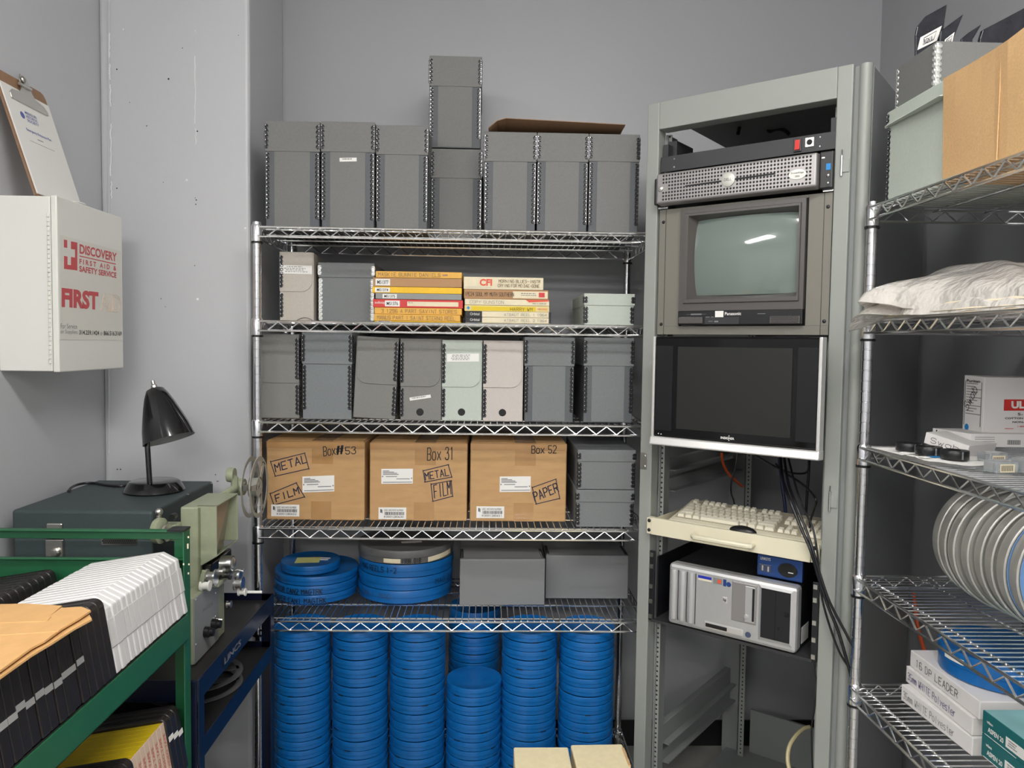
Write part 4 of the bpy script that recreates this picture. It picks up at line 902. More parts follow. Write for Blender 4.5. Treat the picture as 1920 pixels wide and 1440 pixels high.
b = RB(); b.box(.270, .283, PCY - .0012, PCY + .001, .838, .856); lg = obj('logo_badge', b, 'tv_silver', t, .001)
b = RB(); b.text('hp', fml(.2725, .842, .0085, .010, PCY - .0014), .02); obj('lettering', b, 'ink', lg, normals=False)
b = RB(); b.box(.196, .236, PCY - .0008, PCY, .889, .903); lb = obj('blue_sticker', b, 'beige', t, label='blue and cream sticker')
b = RB(); b.box(.196, .236, PCY - .0013, PCY - .0008, .895, .903); obj('blue_band', b, mat('royal_blue', rgb(40, 50, 170), .4), lb)
b = RB(); b.box(.241, .267, PCY - .0008, PCY, .888, .904); lb = obj('grey_sticker', b, 'ink_grey', t)
b = RB(); b.box(.254, .264, PCY - .0013, PCY - .0008, .891, .901); obj('orange_patch', b, 'orange_print', lb)
b = RB(); b.box(.270, .279, PCY - .0008, PCY, .886, .905); b.lathe([(.007, 0), (.006, .0006)], 16, (.286, PCY - .0002, .893), (0, -1, 0)); obj('round_sticker', b, 'kvm_blue', t)
rpart('side_sticker', 'paper', [(.4702, .4708, .05, .11, .755, .800)], 0, t, label='white label on the side')
t = thing('switch_box', 'small metallic blue switch box on top of the computer', 'switch box', rp(.41, .05, .921))
rpart('shell', 'pc_black', [(.347, .468, .056, .17, .9215, .978)], .002, t)
b = RB(); b.box(.346, .469, .046, .060, .9215, .980); fr = obj('front_plate', b, 'kvm_blue', t, .002)
b = RB(); b.slab([(.430 + .026 * math.cos(a), .0455, .949 + .019 * math.sin(a)) for a in [2 * math.pi * i / 26 for i in range(26)]], (0, -.002, 0)); ov = obj('oval_window', b, 'black_plastic', fr)
b = RB(); b.box(.432, .446, .043, .0434, .943, .9455); obj('lettering_mark', b, 'paper', ov)
b = RB(); b.box(.352, .386, .0445, .046, .934, .954); obj('socket_recess', b, 'dark_blue', fr, .003)
b = RB(); b.box(.360, .364, .043, .0455, .937, .951); b.box(.376, .380, .043, .0455, .936, .950); obj('plug_pin', b, 'tv_silver', fr)
b = RB(); b.text('LINKSYS', fml(.355, .966, .028, .008, .0456), .02); obj('lettering', b, 'paper', fr, normals=False)

# cables
def cable(label, pts, r, m='cable', n=8, name='cable', sub=6):
    P = [V(p) for p in pts]; out = []
    for i in range(len(P) - 1):   # smooth path through the points
        p0, p1, p2, p3 = P[max(i - 1, 0)], P[i], P[i + 1], P[min(i + 2, len(P) - 1)]
        for k in range(sub):
            s = k / sub; out.append(.5 * ((2 * p1) + (p2 - p0) * s + (2 * p0 - 5 * p1 + 4 * p2 - p3) * s * s + (3 * p1 - p0 - 3 * p2 + p3) * s ** 3))
    out.append(P[-1]); b = MB(); b.tube(out, r, n); o = obj(name, b, m, smooth=True); return tag(o, label, 'cable')
def pd(*q): return [at(x, y, D=d) for x, y, d in q]
cable('thick black cable from behind the television down past the right rack post', pd((1463, 855, .10), (1468, 900, .03), (1482, 940, -.03), (1502, 990, -.045), (1520, 1032, -.06), (1534, 1080, -.055), (1550, 1130, -.05), (1572, 1185, -.04), (1588, 1240, -.03), (1597, 1275, -.02), (1600, 1330, -.01)), .0042)
cable('second black cable of the bundle crossing the front of the keyboard drawer', pd((1470, 856, .09), (1478, 905, .02), (1492, 945, -.035), (1510, 990, -.055), (1524, 1030, -.07), (1537, 1075, -.065), (1552, 1120, -.06), (1566, 1150, -.05), (1590, 1195, -.04), (1602, 1225, -.03), (1604, 1300, -.02)), .0036)
cable('thin black cable of the bundle nearest the right rack post', pd((1478, 858, .08), (1490, 905, .02), (1505, 950, -.02), (1522, 985, -.05), (1530, 1020, -.066), (1536, 1068, -.06), (1541, 1120, -.05), (1556, 1175, -.03), (1575, 1225, -.02), (1598, 1262, -.015), (1602, 1290, -.01)), .0028)
cable('navy cable hanging straight down behind the keyboard', pd((1461, 858, .3), (1466, 905, .3), (1472, 950, .3), (1474, 1000, .3)), .005, 'cable_navy')
cable('thin black cable hanging in a curve at the left behind the keyboard', pd((1382, 850, .4), (1378, 880, .38), (1371, 905, .36), (1371, 925, .34), (1376, 940, .3), (1380, 970, .26)), .0026)
cable('orange cable hanging behind the flat television inside the rack', pd((1353, 850, .45), (1356, 870, .47), (1366, 888, .5), (1380, 902, .54), (1392, 912, .58)), .0045, 'cable_orange')
cable('black cable looping from the television to the right side of the rack', pd((1410, 850, .12), (1440, 868, .14), (1468, 882, .16), (1495, 888, .18), (1514, 884, .2), (1516, 862, .18), (1512, 850, .12)), .003)
cable('black cable drooping to the right rack rail above the keyboard', pd((1455, 870, .2), (1475, 888, .16), (1498, 903, .12), (1518, 920, .09), (1530, 938, .06), (1526, 955, .08), (1518, 985, .10), (1524, 1010, .06)), .0032)
cable('black cable hanging straight at the right inside the rack', pd((1518, 852, .25), (1516, 890, .25), (1513, 930, .25), (1511, 965, .25)), .004)
cable('black cables looped on the rear ledge at the top of the rack', pd((1384, 250, .25), (1388, 236, .28), (1402, 228, .3), (1420, 228, .32), (1436, 236, .34), (1442, 246, .36), (1455, 242, .36), (1470, 244, .36), (1480, 252, .36)), .006)
cable('thin black cord hanging down along the right mounting rail', pd((1527, 1232, .02), (1529, 1260, .015), (1531, 1290, .01), (1527, 1330, .012), (1522, 1360, .02), (1522, 1400, .02), (1524, 1450, .02)), .0022)
cable('tan cable curving up from the floor of the rack at the right', pd((1518, 1363, .3), (1506, 1367, .28), (1492, 1380, .25), (1480, 1400, .22), (1477, 1425, .2), (1482, 1450, .18)), .006, 'cable_tan')

# ------------------------------------------------------------------ things on the right-hand wire shelving
Z = RZ[0]; XF = .93
yf = at(1661, 300, X=XF).y; ytop = at(1661, 214, X=XF).z; lidz = at(1661, 240, X=XF).z
t = thing('archive_box', 'mint green lidded archive box on the top right wire shelf, beside the kraft bag', 'box', (XF, yf, Z + .0005), -math.pi / 2, None, False)
w = .245; h = ytop - Z; lz = lidz - Z; d = .36
b = MB(); b.box(.0025, w, .0025, d, 0, h - .003); body = obj('body', b, 'box_mint', t, .002)
b = MB(); b.box(0, w, -.001, d, lz, h); ld = obj('lid', b, 'box_mint', t, .002)
b = MB(); b.hexa([(.006, -.008, lz - .001), (w, -.020, lz - .006), (w, .001, lz - .006), (.006, .001, lz - .001), (.006, -.003, lz + .004), (w, -.003, lz + .004), (w, .001, lz + .004), (.006, .001, lz + .004)]) ; obj('lid_flap', b, 'box_mint', ld); b = MB(); b.tube([(-.002, -.001, lz), (.01, -.002, lz)], .004, 8); obj('lid_corner', b, 'edge_pale', ld)
b = MB(); metal_edge(b, .0025, 1, .006, lz - .006, .0025); obj('metal_edge', b, 'edge_metal', body)
b = MB(); metal_edge(b, 0, 1, lz + .008, h - .006, -.001); obj('metal_edge', b, 'edge_metal', ld)
# grey open box standing on the mint lid
x1, y1 = .957, at(1755, 120, X=.957).y; zb = ytop + .0006; zt = at(1755, 78, X=.957).z; y2 = at(1681, 160, X=.957).y
t = thing('open_box', 'open grey box with pale metal edges holding black packets, standing on the mint green box', 'box', (x1, y1, zb), 0, None, False)
w, d, h = .40, y2 - y1, zt - zb
b = MB()
for q in ((0, w, 0, .003, 0, h), (0, w, d - .003, d, 0, h), (0, .003, .003, d - .003, 0, h), (w - .003, w, .003, d - .003, 0, h), (.003, w - .003, .003, d - .003, 0, .003)): b.box(*q)
body = obj('body', b, 'box_grey', t, .001)
b = MB(); metal_edge(b, 0, 1, .004, h - .004); obj('metal_edge', b, 'edge_pale', body)
b = MB()
for k in range(7): b.ring((-.0012, d - .0062, .006 + (h - .012) * (k + .5) / 7), .0042, .0013, (1, 0, 0), 9, 4)
b.box(-.0012, 0, d - .003, d, .004, h - .004); obj('metal_edge', b, 'edge_pale', body)
# black packets standing in it: outline points in (along X, up), at its own depth
def packet(label, px, Y, lab=None, th=.006):
    P = [at(x, y, Y=Y) for x, y in px]; c = V((sum(p.x for p in P) / len(P), Y, zb + .004))
    t = thing('film_packet', label, 'packet', c, 0, 'black packets standing in the open grey box')
    b = MB(); b.slab(P, (0, th, 0)); obj('packet_sleeve', b, 'film_black', t, .0015)
    if lab:
        Q = [at(x, y, Y=Y - .001) for x, y in lab]; b = MB(); b.slab(Q, (0, .0006, 0)); pl = obj('paper_label', b, 'paper', t, label='white label')
        q = [Q[0].lerp(Q[2], .22), Q[1].lerp(Q[3], .22), Q[2].lerp(Q[0], .22), Q[3].lerp(Q[1], .22)]
        b = MB(); b.tube(q, .0009, 4, True)
        b.text('RGN II', fm3(q[0].lerp(q[1], .12), q[1].lerp(q[0], .12), q[3].lerp(q[0], .25), (0, -1, 0)), .02); obj('printed_box', b, 'ink', pl)
packet('tall black film packet with a white label, leftmost in the open grey box', [(1717, 150), (1717, 66), (1720, 50), (1736, 30), (1776, 8), (1770, 50), (1755, 150)], y1 + .108, [(1720, 94), (1757, 76), (1766, 48), (1726, 70)])
packet('black film packet with a pointed tip, second from left in the open grey box', [(1757, 150), (1764, 58), (1785, 42), (1807, 26), (1788, 72), (1780, 150)], y1 + .085, [(1768, 90), (1786, 78), (1790, 60), (1772, 74)])
packet('black film packet showing only its small pointed tip, third from left in the grey box', [(1798, 150), (1803, 72), (1818, 60), (1841, 45), (1824, 74), (1818, 150)], y1 + .07)
packet('wide black film packet at the right in the open grey box', [(1832, 140), (1838, 72), (1843, 56), (1900, 26), (1945, 2), (1960, 70), (1960, 140)], y1 + .06, None, .01)
# kraft paper bag
yk = at(1771, 250, X=.922).y; zk = at(1771, 152, X=.922).z
t = thing('paper_bag', 'large brown kraft paper bag standing at the near end of the top right shelf', 'bag', (.922, yk, Z + .002), -math.pi / 2, None, False)
h = zk - Z; fold = yk - at(1879, 200, X=.922).y; L = .40
def bag_wall(b, y0, y1_, lean):
    nx = 10; vs = []; fs = []
    rr = random.Random(3)
    for i in range(nx + 1):
        for k in range(6):
            x = L * i / nx; z = h * k / 5; o = lean * (k / 5) + .0012 * math.sin(i * 1.3 + k) * (k / 5)
            if x < fold: o += .0
            else: o -= .003
            vs.append((x, y0 + o, z + (.006 * (1 if i > 5 else 0) * (k == 5))))
    for i in range(nx):
        for k in range(5): a = i * 6 + k; fs.append((a, a + 6, a + 7, a + 1))
    b.add(vs, fs)
b = MB(); bag_wall(b, 0, 0, -.006); bag_wall(b, .33, 0, .0)
b.add([(0, 0, 0), (L, 0, 0), (L, .33, 0), (0, .33, 0)], [(0, 1, 2, 3)])
b.add([(0, 0, 0), (0, .16, 0), (0, .33, 0), (0, -.006, h), (.02, .16, h), (0, .33, h)], [(0, 1, 4, 3), (1, 2, 5, 4)]); b.add([(L, 0, 0), (L, .33, 0), (L, -.006, h), (L, .33, h)], [(0, 1, 3, 2)])
o = obj('bag_body', b, 'kraft_bag', t); sm = o.modifiers.new('thickness', 'SOLIDIFY'); sm.thickness = .0012
b = MB(); b.add([(.004, .01, h - .01), (L, .01, h - .01), (L, .14, h + .02), (.06, .10, h + .016)], [(0, 1, 2, 3)]); o = obj('top_flap', b, 'kraft_dark', t); sm = o.modifiers.new('thickness', 'SOLIDIFY'); sm.thickness = .0012
b = MB(); b.box(fold, fold + .0008, -.0070, -.005, .002, h - .002); obj('folded_seam', b, 'kraft_bag', t)

# second shelf: clear plastic bags
Z = RZ[1]
def plastic_bag(label, x0, x1, y0, y1, z0, h, seed, tips, taper, droop):
    r = random.Random(seed); t = thing('plastic_bag', label, 'bag', ((x0 + x1) / 2, (y0 + y1) / 2, z0), 0, 'clear plastic bags on the right wire shelf')
    ph = [(r.uniform(4, 26), r.uniform(4, 26), r.uniform(0, 6), r.uniform(.3, 1)) for _ in range(9)]
    N, K = 80, 70
    def surf(off, top, bot, name, m):
        b = MB(); vs = []; fs = []
        for side in (0, 1):
            for i in range(N + 1):
                for k in range(K + 1):
                    u, v = i / N, k / K; x = x0 + (x1 - x0) * u; y = y1 + (y0 - y1) * v
                    e = max(0.0, 1 - abs(2 * u - 1) ** 3) ** .45 * max(0.0, 1 - abs(2 * v - 1) ** 5) ** .6
                    wob = sum(a * math.sin(fx * u + fy * v + p) for fx, fy, p, a in ph) / 9
                    crease = abs(math.sin(9 * u + 5 * v + 2 * math.sin(4 * v + seed))) ** 6
                    if side == 0: z = z0 + .0015 + (h * e * (1 - taper * v) * (top + .22 * wob) + .008 * crease * (e > .1) + .003 * math.sin(34 * u + 18 * v + 3 * math.sin(9 * v + 5 * u))) - off
                    else: z = z0 + .0012 + off * (e > 0.05)
                    if side == 0: z = max(z, z0 + .0014 + off)
                    z -= droop * max(0, 1 - u * 5) ** 1.5; dx = 0
                    if off == 0:
                        for tv, tl, tz in tips:
                            g = math.exp(-((v - tv) / .06) ** 2) * max(0, 1 - u * 6) ** 1.5; dx -= tl * g; z += tz * g
                    vs.append((x + dx, y, z))
        S = (N + 1) * (K + 1)
        for i in range(N):
            for k in range(K): a = i * (K + 1) + k; fs.append((a, a + K + 1, a + K + 2, a + 1)); fs.append((S + a, S + a + 1, S + a + K + 2, S + a + K + 1))
        b.add(vs, fs); return obj(name, b, m, t, smooth=True, normals=False)
    surf(.006, .95, 0, 'bag_contents', 'bag_fill'); surf(0, 1, 0, 'plastic_film', 'bag')
plastic_bag('lower clear plastic bag with cream contents on the second right wire shelf', .895, 1.33, 1.12, 1.825, Z + .0004, .052, 3, [(.13, .055, .010), (.05, .045, -.035), (.3, .02, 0)], .30, 0)
plastic_bag('upper clear plastic bag with cream contents, lying on the lower bag', .905, 1.33, 1.10, 1.82, Z + .040, .086, 8, [(.14, .075, .02), (.3, .02, 0), (.22, .03, .01)], .80, .028)
b = MB(); c = at(1930, 574, X=.95); b.ball(c, .030, 18, (.5, 1.5, .52)); o = obj('zip_pouch', b, 'dark_blue', smooth=True); tag(o, 'dark blue rounded pouch at the right edge beside the plastic bags', 'pouch')

# third shelf
Z = RZ[2]
yl = 1.70
# swab box standing on its smaller boxes
A = at(1842, 812, Y=1.72); B = at(1842, 707, Y=1.72); x0 = A.x; z0 = A.z; h = B.z - A.z; dep = .075
lx = at(1806, 760, Y=1.72 + dep).x - x0
t = thing('carton', 'white cotton swab carton with a red printed block, standing on two small white boxes', 'box', (x0, 1.72, z0))
P = lambda a, y, z: V((x0 + a, 1.72 + y, z0 + z))
b = MB(); Wd = .24
b.hexa([P(0, 0, 0), P(Wd, 0, 0), P(Wd, dep, 0), P(lx, dep, 0), P(0, 0, h), P(Wd, 0, h), P(Wd, dep, h), P(lx, dep, h + .002)]); body = obj('carton_body', b, 'box_white', t, .0015)
b = MB(); q = [at(1882, 770, Y=1.7195), at(1960, 770, Y=1.7195), at(1960, 749, Y=1.7195), at(1883, 749, Y=1.7195)]; b.slab(q, (0, -.0004, 0)); rb = obj('red_block', b, 'red', t)
b = MB(); b.text('ULINE', fm3(at(1896, 766, Y=1.719), at(1952, 766, Y=1.719), at(1896, 752, Y=1.719), (0, -1, 0)), .05); obj('lettering', b, 'paper', rb, normals=False)
b = MB()
for s, a, c, e in (('S-18991', (1908, 779), (1948, 779), (1908, 774)), ('COTTON TIP APPLICATOR', (1884, 786), (1980, 786), (1884, 782.5)), ('NON-STERILE 6"', (1898, 793), (1958, 793), (1898, 789.5))): b.text(s, fm3(at(*a, Y=1.7197), at(*c, Y=1.7197), at(*e, Y=1.7197), (0, -1, 0)), .02)
obj('lettering', b, 'ink', t, normals=False)
b = MB(); b.text('1-800-295-5510', fm3(at(1908, 801, Y=1.7197), at(1950, 801, Y=1.7197), at(1908, 798, Y=1.7197), (0, -1, 0))); b.box(at(1884, 803, Y=1.7197).x, at(1900, 803, Y=1.7197).x, 1.7192, 1.7197, at(1884, 804, Y=1.72).z, at(1884, 803, Y=1.72).z); obj('red_lettering', b, 'red', t, normals=False)
def lf(a, z): return P(lx * a, dep * a, z)      # slanted left face of the carton: a=0 near, 1 far
nl = (P(0, 0, 0) - P(lx, dep, 0)).cross(V((0, 0, 1))).normalized(); nl = nl if nl.x < 0 else -nl
b = MB()
for k in range(12):
    zz = h * (.86 - k * .05); b.slab([lf(.85, zz) + nl * .0007, lf(.3 + .2 * math.sin(k * 2.1), zz) + nl * .0007, lf(.3 + .2 * math.sin(k * 2.1), zz + .0016) + nl * .0007, lf(.85, zz + .0016) + nl * .0007], nl * .0003)
for a0, a1, za, zb_ in ((.93, .90, .1, .92), (.1, .13, .1, .9)): b.slab([lf(a0, h * za) + nl * .0006, lf(a1, h * za) + nl * .0006, lf(a1, h * zb_) + nl * .0006, lf(a0, h * zb_) + nl * .0006], nl * .0003)
obj('printed_lines', b, 'ink_grey', t)
b = MB(); b.strokes('Swab', fm3(lf(.75, h * .36), lf(.3, h * .75), lf(.95, h * .48), nl, .0012), .0016); b.text('Puritan', fm3(lf(.86, h * .89), lf(.2, h * .89), lf(.86, h * .94), nl, .0008), .02); obj('marker_writing', b, 'ink', t, normals=False)
b = MB(); b.lathe([(.008, 0), (.007, .0006)], 16, lf(.78, h * .06) , nl); obj('round_seal', b, 'sky_print', t)
def small_box(label, pts_near, Y, far_dx, far_dy, L, h, word, tilt=0.0):
    x, y = pts_near; c = at(x, y, Y=Y); t = thing('small_carton', label, 'box', c, 0, 'small white swab boxes', rot=(0, tilt, 0))
    u = V((far_dx, far_dy, 0)); wv = V((L, .0, 0)); up = V((0, 0, h)); T = Matrix.Translation(c) @ Matrix.Rotation(tilt, 4, 'Y')
    b = MB(T); b.hexa([(0, 0, 0), wv, wv + u, u, up, wv + up, wv + u + up, u + up]); obj('carton_body', b, 'box_white', t, .001)
    nl = V((-u.y, u.x, 0)).normalized(); b = MB(T); b.strokes(word, fm3(u * .8 + up * .2, u * .15 + up * .2, u * .8 + up * .7, nl), .0011); b.slab([u * .9 + up * .1, u * .87 + up * .1, u * .87 + up * .9, u * .9 + up * .9], nl * .0004); obj('marker_writing', b, 'ink', t, normals=False)
    b = MB(T)
    for k in range(4): b.box(.01, .055, -.0006, 0, h * (.25 + k * .16), h * (.25 + k * .16) + .001)
    r = random.Random(7)
    for k in range(12): b.box(.085 + k * .0025, .0862 + k * .0025 + .0006 * (k % 2), -.0006, 0, h * .2, h * .55)
    obj('printed_lines', b, 'ink_grey', t)
small_box('small white swab box lying right under the large white carton', (1819, 838), 1.69, -.02, .115, .25, .030, 'Sharp')
# tilted small box, propped on the papers
c = at(1812, 862, Y=1.64)
t = thing('small_carton', 'small white swab box lying askew under the others, beside the black rolls', 'box', c, 0, 'small white swab boxes', rot=(0, 0, 0))
T = Matrix.Translation((c.x, c.y, RZ[2] + .004)) @ Matrix.Rotation(.5, 4, 'Z') @ Matrix.Rotation(.20, 4, 'X')
b = MB(T); b.box(0, .11, 0, .10, 0, .026); obj('carton_body', b, 'box_white', t, .001)
b = MB(T); b.strokes('Swab', fm3((0, .085, .006), (0, .02, .006), (0, .085, .018), (-1, 0, 0)), .0011); obj('marker_writing', b, 'ink', t, normals=False)
# white paper sheets with three black rolls
GP = 'white printed papers under the black rolls'; GR = 'black rolls lying on the papers'
for k, (lb, xa, ya, w, d, rz) in enumerate((('white printed paper sheet under the farthest black roll', .906, 1.655, .13, .12, .06), ('white and blue printed paper sheet under the middle black roll', .908, 1.578, .13, .11, -.10), ('white paper sheet under the nearest black roll', .912, 1.500, .15, .11, .05))):
    t = thing('paper_sheet', lb, 'paper', (xa, ya, RZ[2] + .001 + .0022 * k), rz, GP, False)
    b = MB(); vs = []; fs = []
    for i in range(9):
        for j in range(7): vs.append((w * i / 8, d * j / 6, .004 + .003 * math.sin(i * .9 + k) * math.cos(j * .8)))
    for i in range(8):
        for j in range(6): a = i * 7 + j; fs.append((a, a + 7, a + 8, a + 1))
    b.add(vs, fs); o = obj('sheet', b, 'paper', t); sm = o.modifiers.new('thickness', 'SOLIDIFY'); sm.thickness = .0008
    if k == 1: b = MB(); b.box(.02, .06, .002, .02, .0085, .009); obj('blue_print', b, 'sky_print', t)
for k, (lb, x, y, Y) in enumerate((('black roll farthest from the viewer on the white papers', .948, 1.705, 0), ('middle one of three black rolls on the white papers', .950, 1.628, 0), ('nearest black roll on the white papers', .962, 1.555, 0))):
    c = V((x, y, RZ[2] + .0085 + .0022 * k))
    t = thing('tape_roll', lb, 'roll', c, 0, GR, False)
    b = MB(); b.lathe([(.012, 0), (.026, 0), (.0268, .001), (.0268, .017), (.026, .018), (.012, .018)], 28, cap=False); b.lathe([(.012, .018), (.012, 0)], 28, cap=False); obj('roll', b, 'black_plastic', t, smooth=True)
    b = MB(); b.box(-.0015, .0015, -.0275, -.0265, .001, .017); obj('pale_edge', b, 'clear', t)
for lb, q in (('small clear plastic clamshell case with a white barcode, left of the clear trays', (1.045, 1.535, 0, .045, .04, .027)), ('clear plastic clamshell case with a white barcode, near the shelf edge', (.995, 1.435, 0, .048, .04, .024)), ('clear plastic tray at the right edge of the third shelf', (1.085, 1.40, 0, .11, .08, .030))):
    x, y, _, w, d, h = q; c = V((x, y, RZ[2] + .001))
    t = thing('clear_case', lb, 'case', c, .12, 'clear plastic cases on the right shelf', False)
    b = MB(); b.box(-w / 2, w / 2, 0, d, 0, h); obj('case', b, 'clear', t, .006, 3)
    if w < .1:
        b = MB(); b.slab([(-w * .4, -.0002, h * .15), (w * .25, -.0002, h * .15), (w * .25, -.0002, h * .8), (-w * .4, -.0002, h * .8)], (0, -.0005, 0)); pl = obj('paper_label', b, 'cream', t)
        b = MB()
        for k in range(9): b.box(-w * .35 + k * w * .06, -w * .33 + k * w * .06, -.0011, -.0007, h * .25, h * .7)
        obj('bar_code', b, 'ink', pl)

# fourth shelf: metal film cans standing on edge
Z = RZ[3]; R_ = .1335
LB = ['farthest of the upright metal film cans on the fourth right shelf', 'second farthest upright metal film can, darker faced', 'third farthest upright metal film can on the fourth right shelf', 'fourth upright metal film can counted from the far end', 'fifth upright metal film can counted from the far end', 'sixth upright metal film can counted from the far end', 'upright metal film can with painted bluish reflection on its face, second nearest', 'nearest upright metal film can, cut by the picture edge']
edges = [1762, 1776, 1793, 1819, 1845, 1867, 1890, 1916]
for k in range(8):
    Y = 1.665 - .0385 * k
    cx = at(edges[k], 1040, Y=Y).x + R_
    t = thing('film_can', LB[k], 'film can', (cx, Y, Z + .0005), 0, 'metal film cans standing on edge', False, (0, 0, -.10 - .01 * (k % 3)))
    b = MB(); b.lathe([(R_ * .97, .0), (R_ * .97, .030), (R_ * .9, .031), (R_ * .02, .031)], 72, (0, .031, R_), (0, -1, 0)); obj('base', b, 'tin', t, smooth=True)
    b = MB(); b.lathe([(R_ * .975, -.012), (R_, -.012), (R_, .0015), (R_ * .985, .003), (R_ * .97, .003), (R_ * .955, .0006), (R_ * .7, .0), (R_ * .55, .0016), (R_ * .2, .0016), (R_ * .02, .0016)], 72, (0, .0, R_), (0, -1, 0)); obj('lid', b, 'tin', t, smooth=True)
    if k in (6, 7): b = MB(); b.lathe([(R_ * .955, .0024), (R_ * .95, .0030)], 48, (0, 0, R_), (0, -1, 0)); obj('blue_reflection', b, mat('pale_blue_reflection', rgb(110, 150, 200), .4), t, label='round disc painted with a bluish reflection')  # bluish reflection on the can faces painted as a flat disc

# fifth shelf: white boxes, blue can, teal boxes
Z = RZ[4]
X5 = at(1689, 1300, Z=Z + .02).x
rowsW = [('white flat box lettered 35mm WHITE Polyester, lowest of the stack of three', 1689, 1312, 1822, 1418, 1383, '35mm WHITE Polyester', 'ink_grey'),
         ('white flat box lettered 35mm WHITE Polyester in violet, middle of the stack', 1698, 1277, 1822, 1380, 1345, '35mm WHITE Polyester', 'ink_violet'),
         ('white flat box lettered 16 DP LEADER, topmost of the stack under the blue can', 1706, 1248, 1836, 1350, 1315, '16 DP LEADER', 'ink')]
zb = Z + .0005; hb = .0395; topz = zb + 3 * hb
for k, (lb, xf, yf_, xn, yn, ynt, word, ink) in enumerate(rowsW):
    z0 = zb + k * hb; F = at(xf, yf_, Z=z0); N_ = at(xn, yn, Z=z0)
    ang = math.atan2(N_.y - F.y, N_.x - F.x); L = (N_ - F).length
    t = thing('film_box', lb, 'box', F, ang, 'white flat film boxes stacked on the right shelf', False)
    b = MB(); b.box(0, L, 0, L, 0, hb - .0008); obj('box_body', b, 'box_white', t, .002)
    b = MB(); b.box(-.0008, L + .0008, -.0008, .0, hb * .0, hb * .02); 
    b = MB(); n_ = len(word); b.strokes(word, fml(L * .10 if k == 2 else L * .04, hb * .25, L * (.62 if k == 2 else .74), hb * .42, -.0004), .0013); obj('marker_writing', b, ink, t, normals=False)
bc = at(1905, 1240, Z=topz + .03)
F = at(1706, 1248, Z=zb + 2 * hb); rb_ = .137; cx, cy = F.x + .03 + rb_, 0
# left silhouette of the can is seen at px 1748
best = None
for i in range(60):
    y = 1.30 + i * .005; x = at(1748, 1210, Y=y + .02).x + rb_ * .99
    e = abs(at(1840, 1303, Z=topz).y - (y - rb_ * .80))
    if best is None or e < best[0]: best = (e, x, y)
cx, cy, rb_ = 1.150, 1.644, .131
t = make_can('film_can', 'large blue film can with a white label strip, lying on the white film boxes', rb_, .060, loc=(cx, cy, topz + .0005), notch=False)
fa = math.atan2(-1, -.62)
a0 = -1.62; curved_label(t, rb_, a0, a0 + .42, .036, .048)
c = at(1843, 1330, X=.99)
zt = Z + .0005; Xt = at(1843, 1445, Z=Z + .002)
ht = .046
for k in range(2):
    lb = ('teal carton lettered ASPEN 20, upper of two beside the white boxes', 'teal carton lettered ASPEN 20, lower of two beside the white boxes')[k]
    z1 = at(1843, 1330, X=.985).z; z0 = z1 - (k + 1) * ht; F = at(1843, 1333, X=.985); ya = F.y
    t = thing('carton', lb, 'box', (.985, ya, z0), -math.pi / 2, 'teal cartons on the lowest right shelf', False)
    b = MB(); b.box(0, .26, 0, .22, 0, ht - .0008); obj('carton_body', b, 'teal', t, .001)
    if k == 0: b = MB(); b.box(.002, .258, .002, .218, ht - .0008, ht - .0003); tp = obj('printed_top', b, 'teal_pale', t, label='pale cloudy printed top'); b = MB(); b.ring((.06, .08, ht + .0002), .022, .0014, (0, 0, 1), 24, 4); obj('printed_ring', b, 'ink', tp)
    b = MB(); b.text('ASPEN 20', fml(.018, .010, .046, .010), .03); b.text('wilson', fml(.014, .026, .018, .006), .03); b.box(.008, .10, -.0006, 0, .001, .002); obj('lettering', b, 'paper', t, normals=False)
    b = MB(); b.slab([(.07, 0, .008), (.12, 0, .008), (.12, 0, .028), (.07, 0, .028)], (0, -.0005, 0)); pl = obj('paper_label', b, 'paper', t); b = MB(); flat_text_lines(b, .076, .011, .03, .014, 3, -.0007, 9); obj('printed_lines', b, 'ink_grey', pl)
bot = zt
cable('orange cable hanging behind the right wire shelving', [at(1713, 1110, X=1.40), at(1716, 1140, X=1.40), at(1722, 1180, X=1.395), at(1734, 1225, X=1.39), at(1742, 1270, X=1.39)], .006, 'cable_orange')

# ------------------------------------------------------------------ left wall: first-aid cabinet, clipboard
XC = -1.095
n0 = at(106, 366, X=XC); f0 = at(228.5, 407, X=XC); nb = at(113, 698, X=XC)
Yn, Yf, zt, zb = n0.y, f0.y, n0.z, nb.z
t = thing('first_aid_cabinet', 'white wall-mounted metal first aid cabinet with red lettering on its door', 'cabinet', (XC, (Yn + Yf) / 2, zb))
b = MB(); b.box(WX0, XC - .018, Yn + .002, Yf - .002, zb + .002, zt - .002); obj('cabinet_body', b, 'cab_white', t, .002)
b = MB(); b.box(XC - .016, XC, Yn, Yf, zb, zt); door = obj('door', b, 'cab_white', t, .003)
b = MB()
k = zt - .045
while k > zb + .03: b.tube([(XC - .022, Yn - .0005, k), (XC - .022, Yn - .0005, k - .009)], .0032, 6); k -= .0115
obj('piano_hinge', b, 'cab_white', t)
b = MB(); b.box(XC - .034, XC - .026, Yn + .0008, Yn + .0022, zb + .03, zt - .04); obj('hinge_leaf', b, 'cab_white', t)
def dx(x, y): return at(x, y, X=XC + .0004)
b = MB(); b.slab([dx(112.5, 637), dx(229, 638), dx(228.5, 472), dx(112, 440)], (.0004, 0, 0)); st = obj('door_sticker', b, 'sticker', door)
def dtext(s, a, c, e, m, wgt=.0, name='lettering', parent=None):
    b = MB(); b.text(s, fm3(dx(*a), dx(*c), dx(*e), (1, 0, 0), .0008), wgt); return obj(name, b, m, parent or st, normals=False)
z2 = lambda x, y: (x * .27083, 340 + y * .27083)
dtext('DISCOVERY', z2(549, 500), z2(806, 558), z2(549, 433), 'red_print', .03)
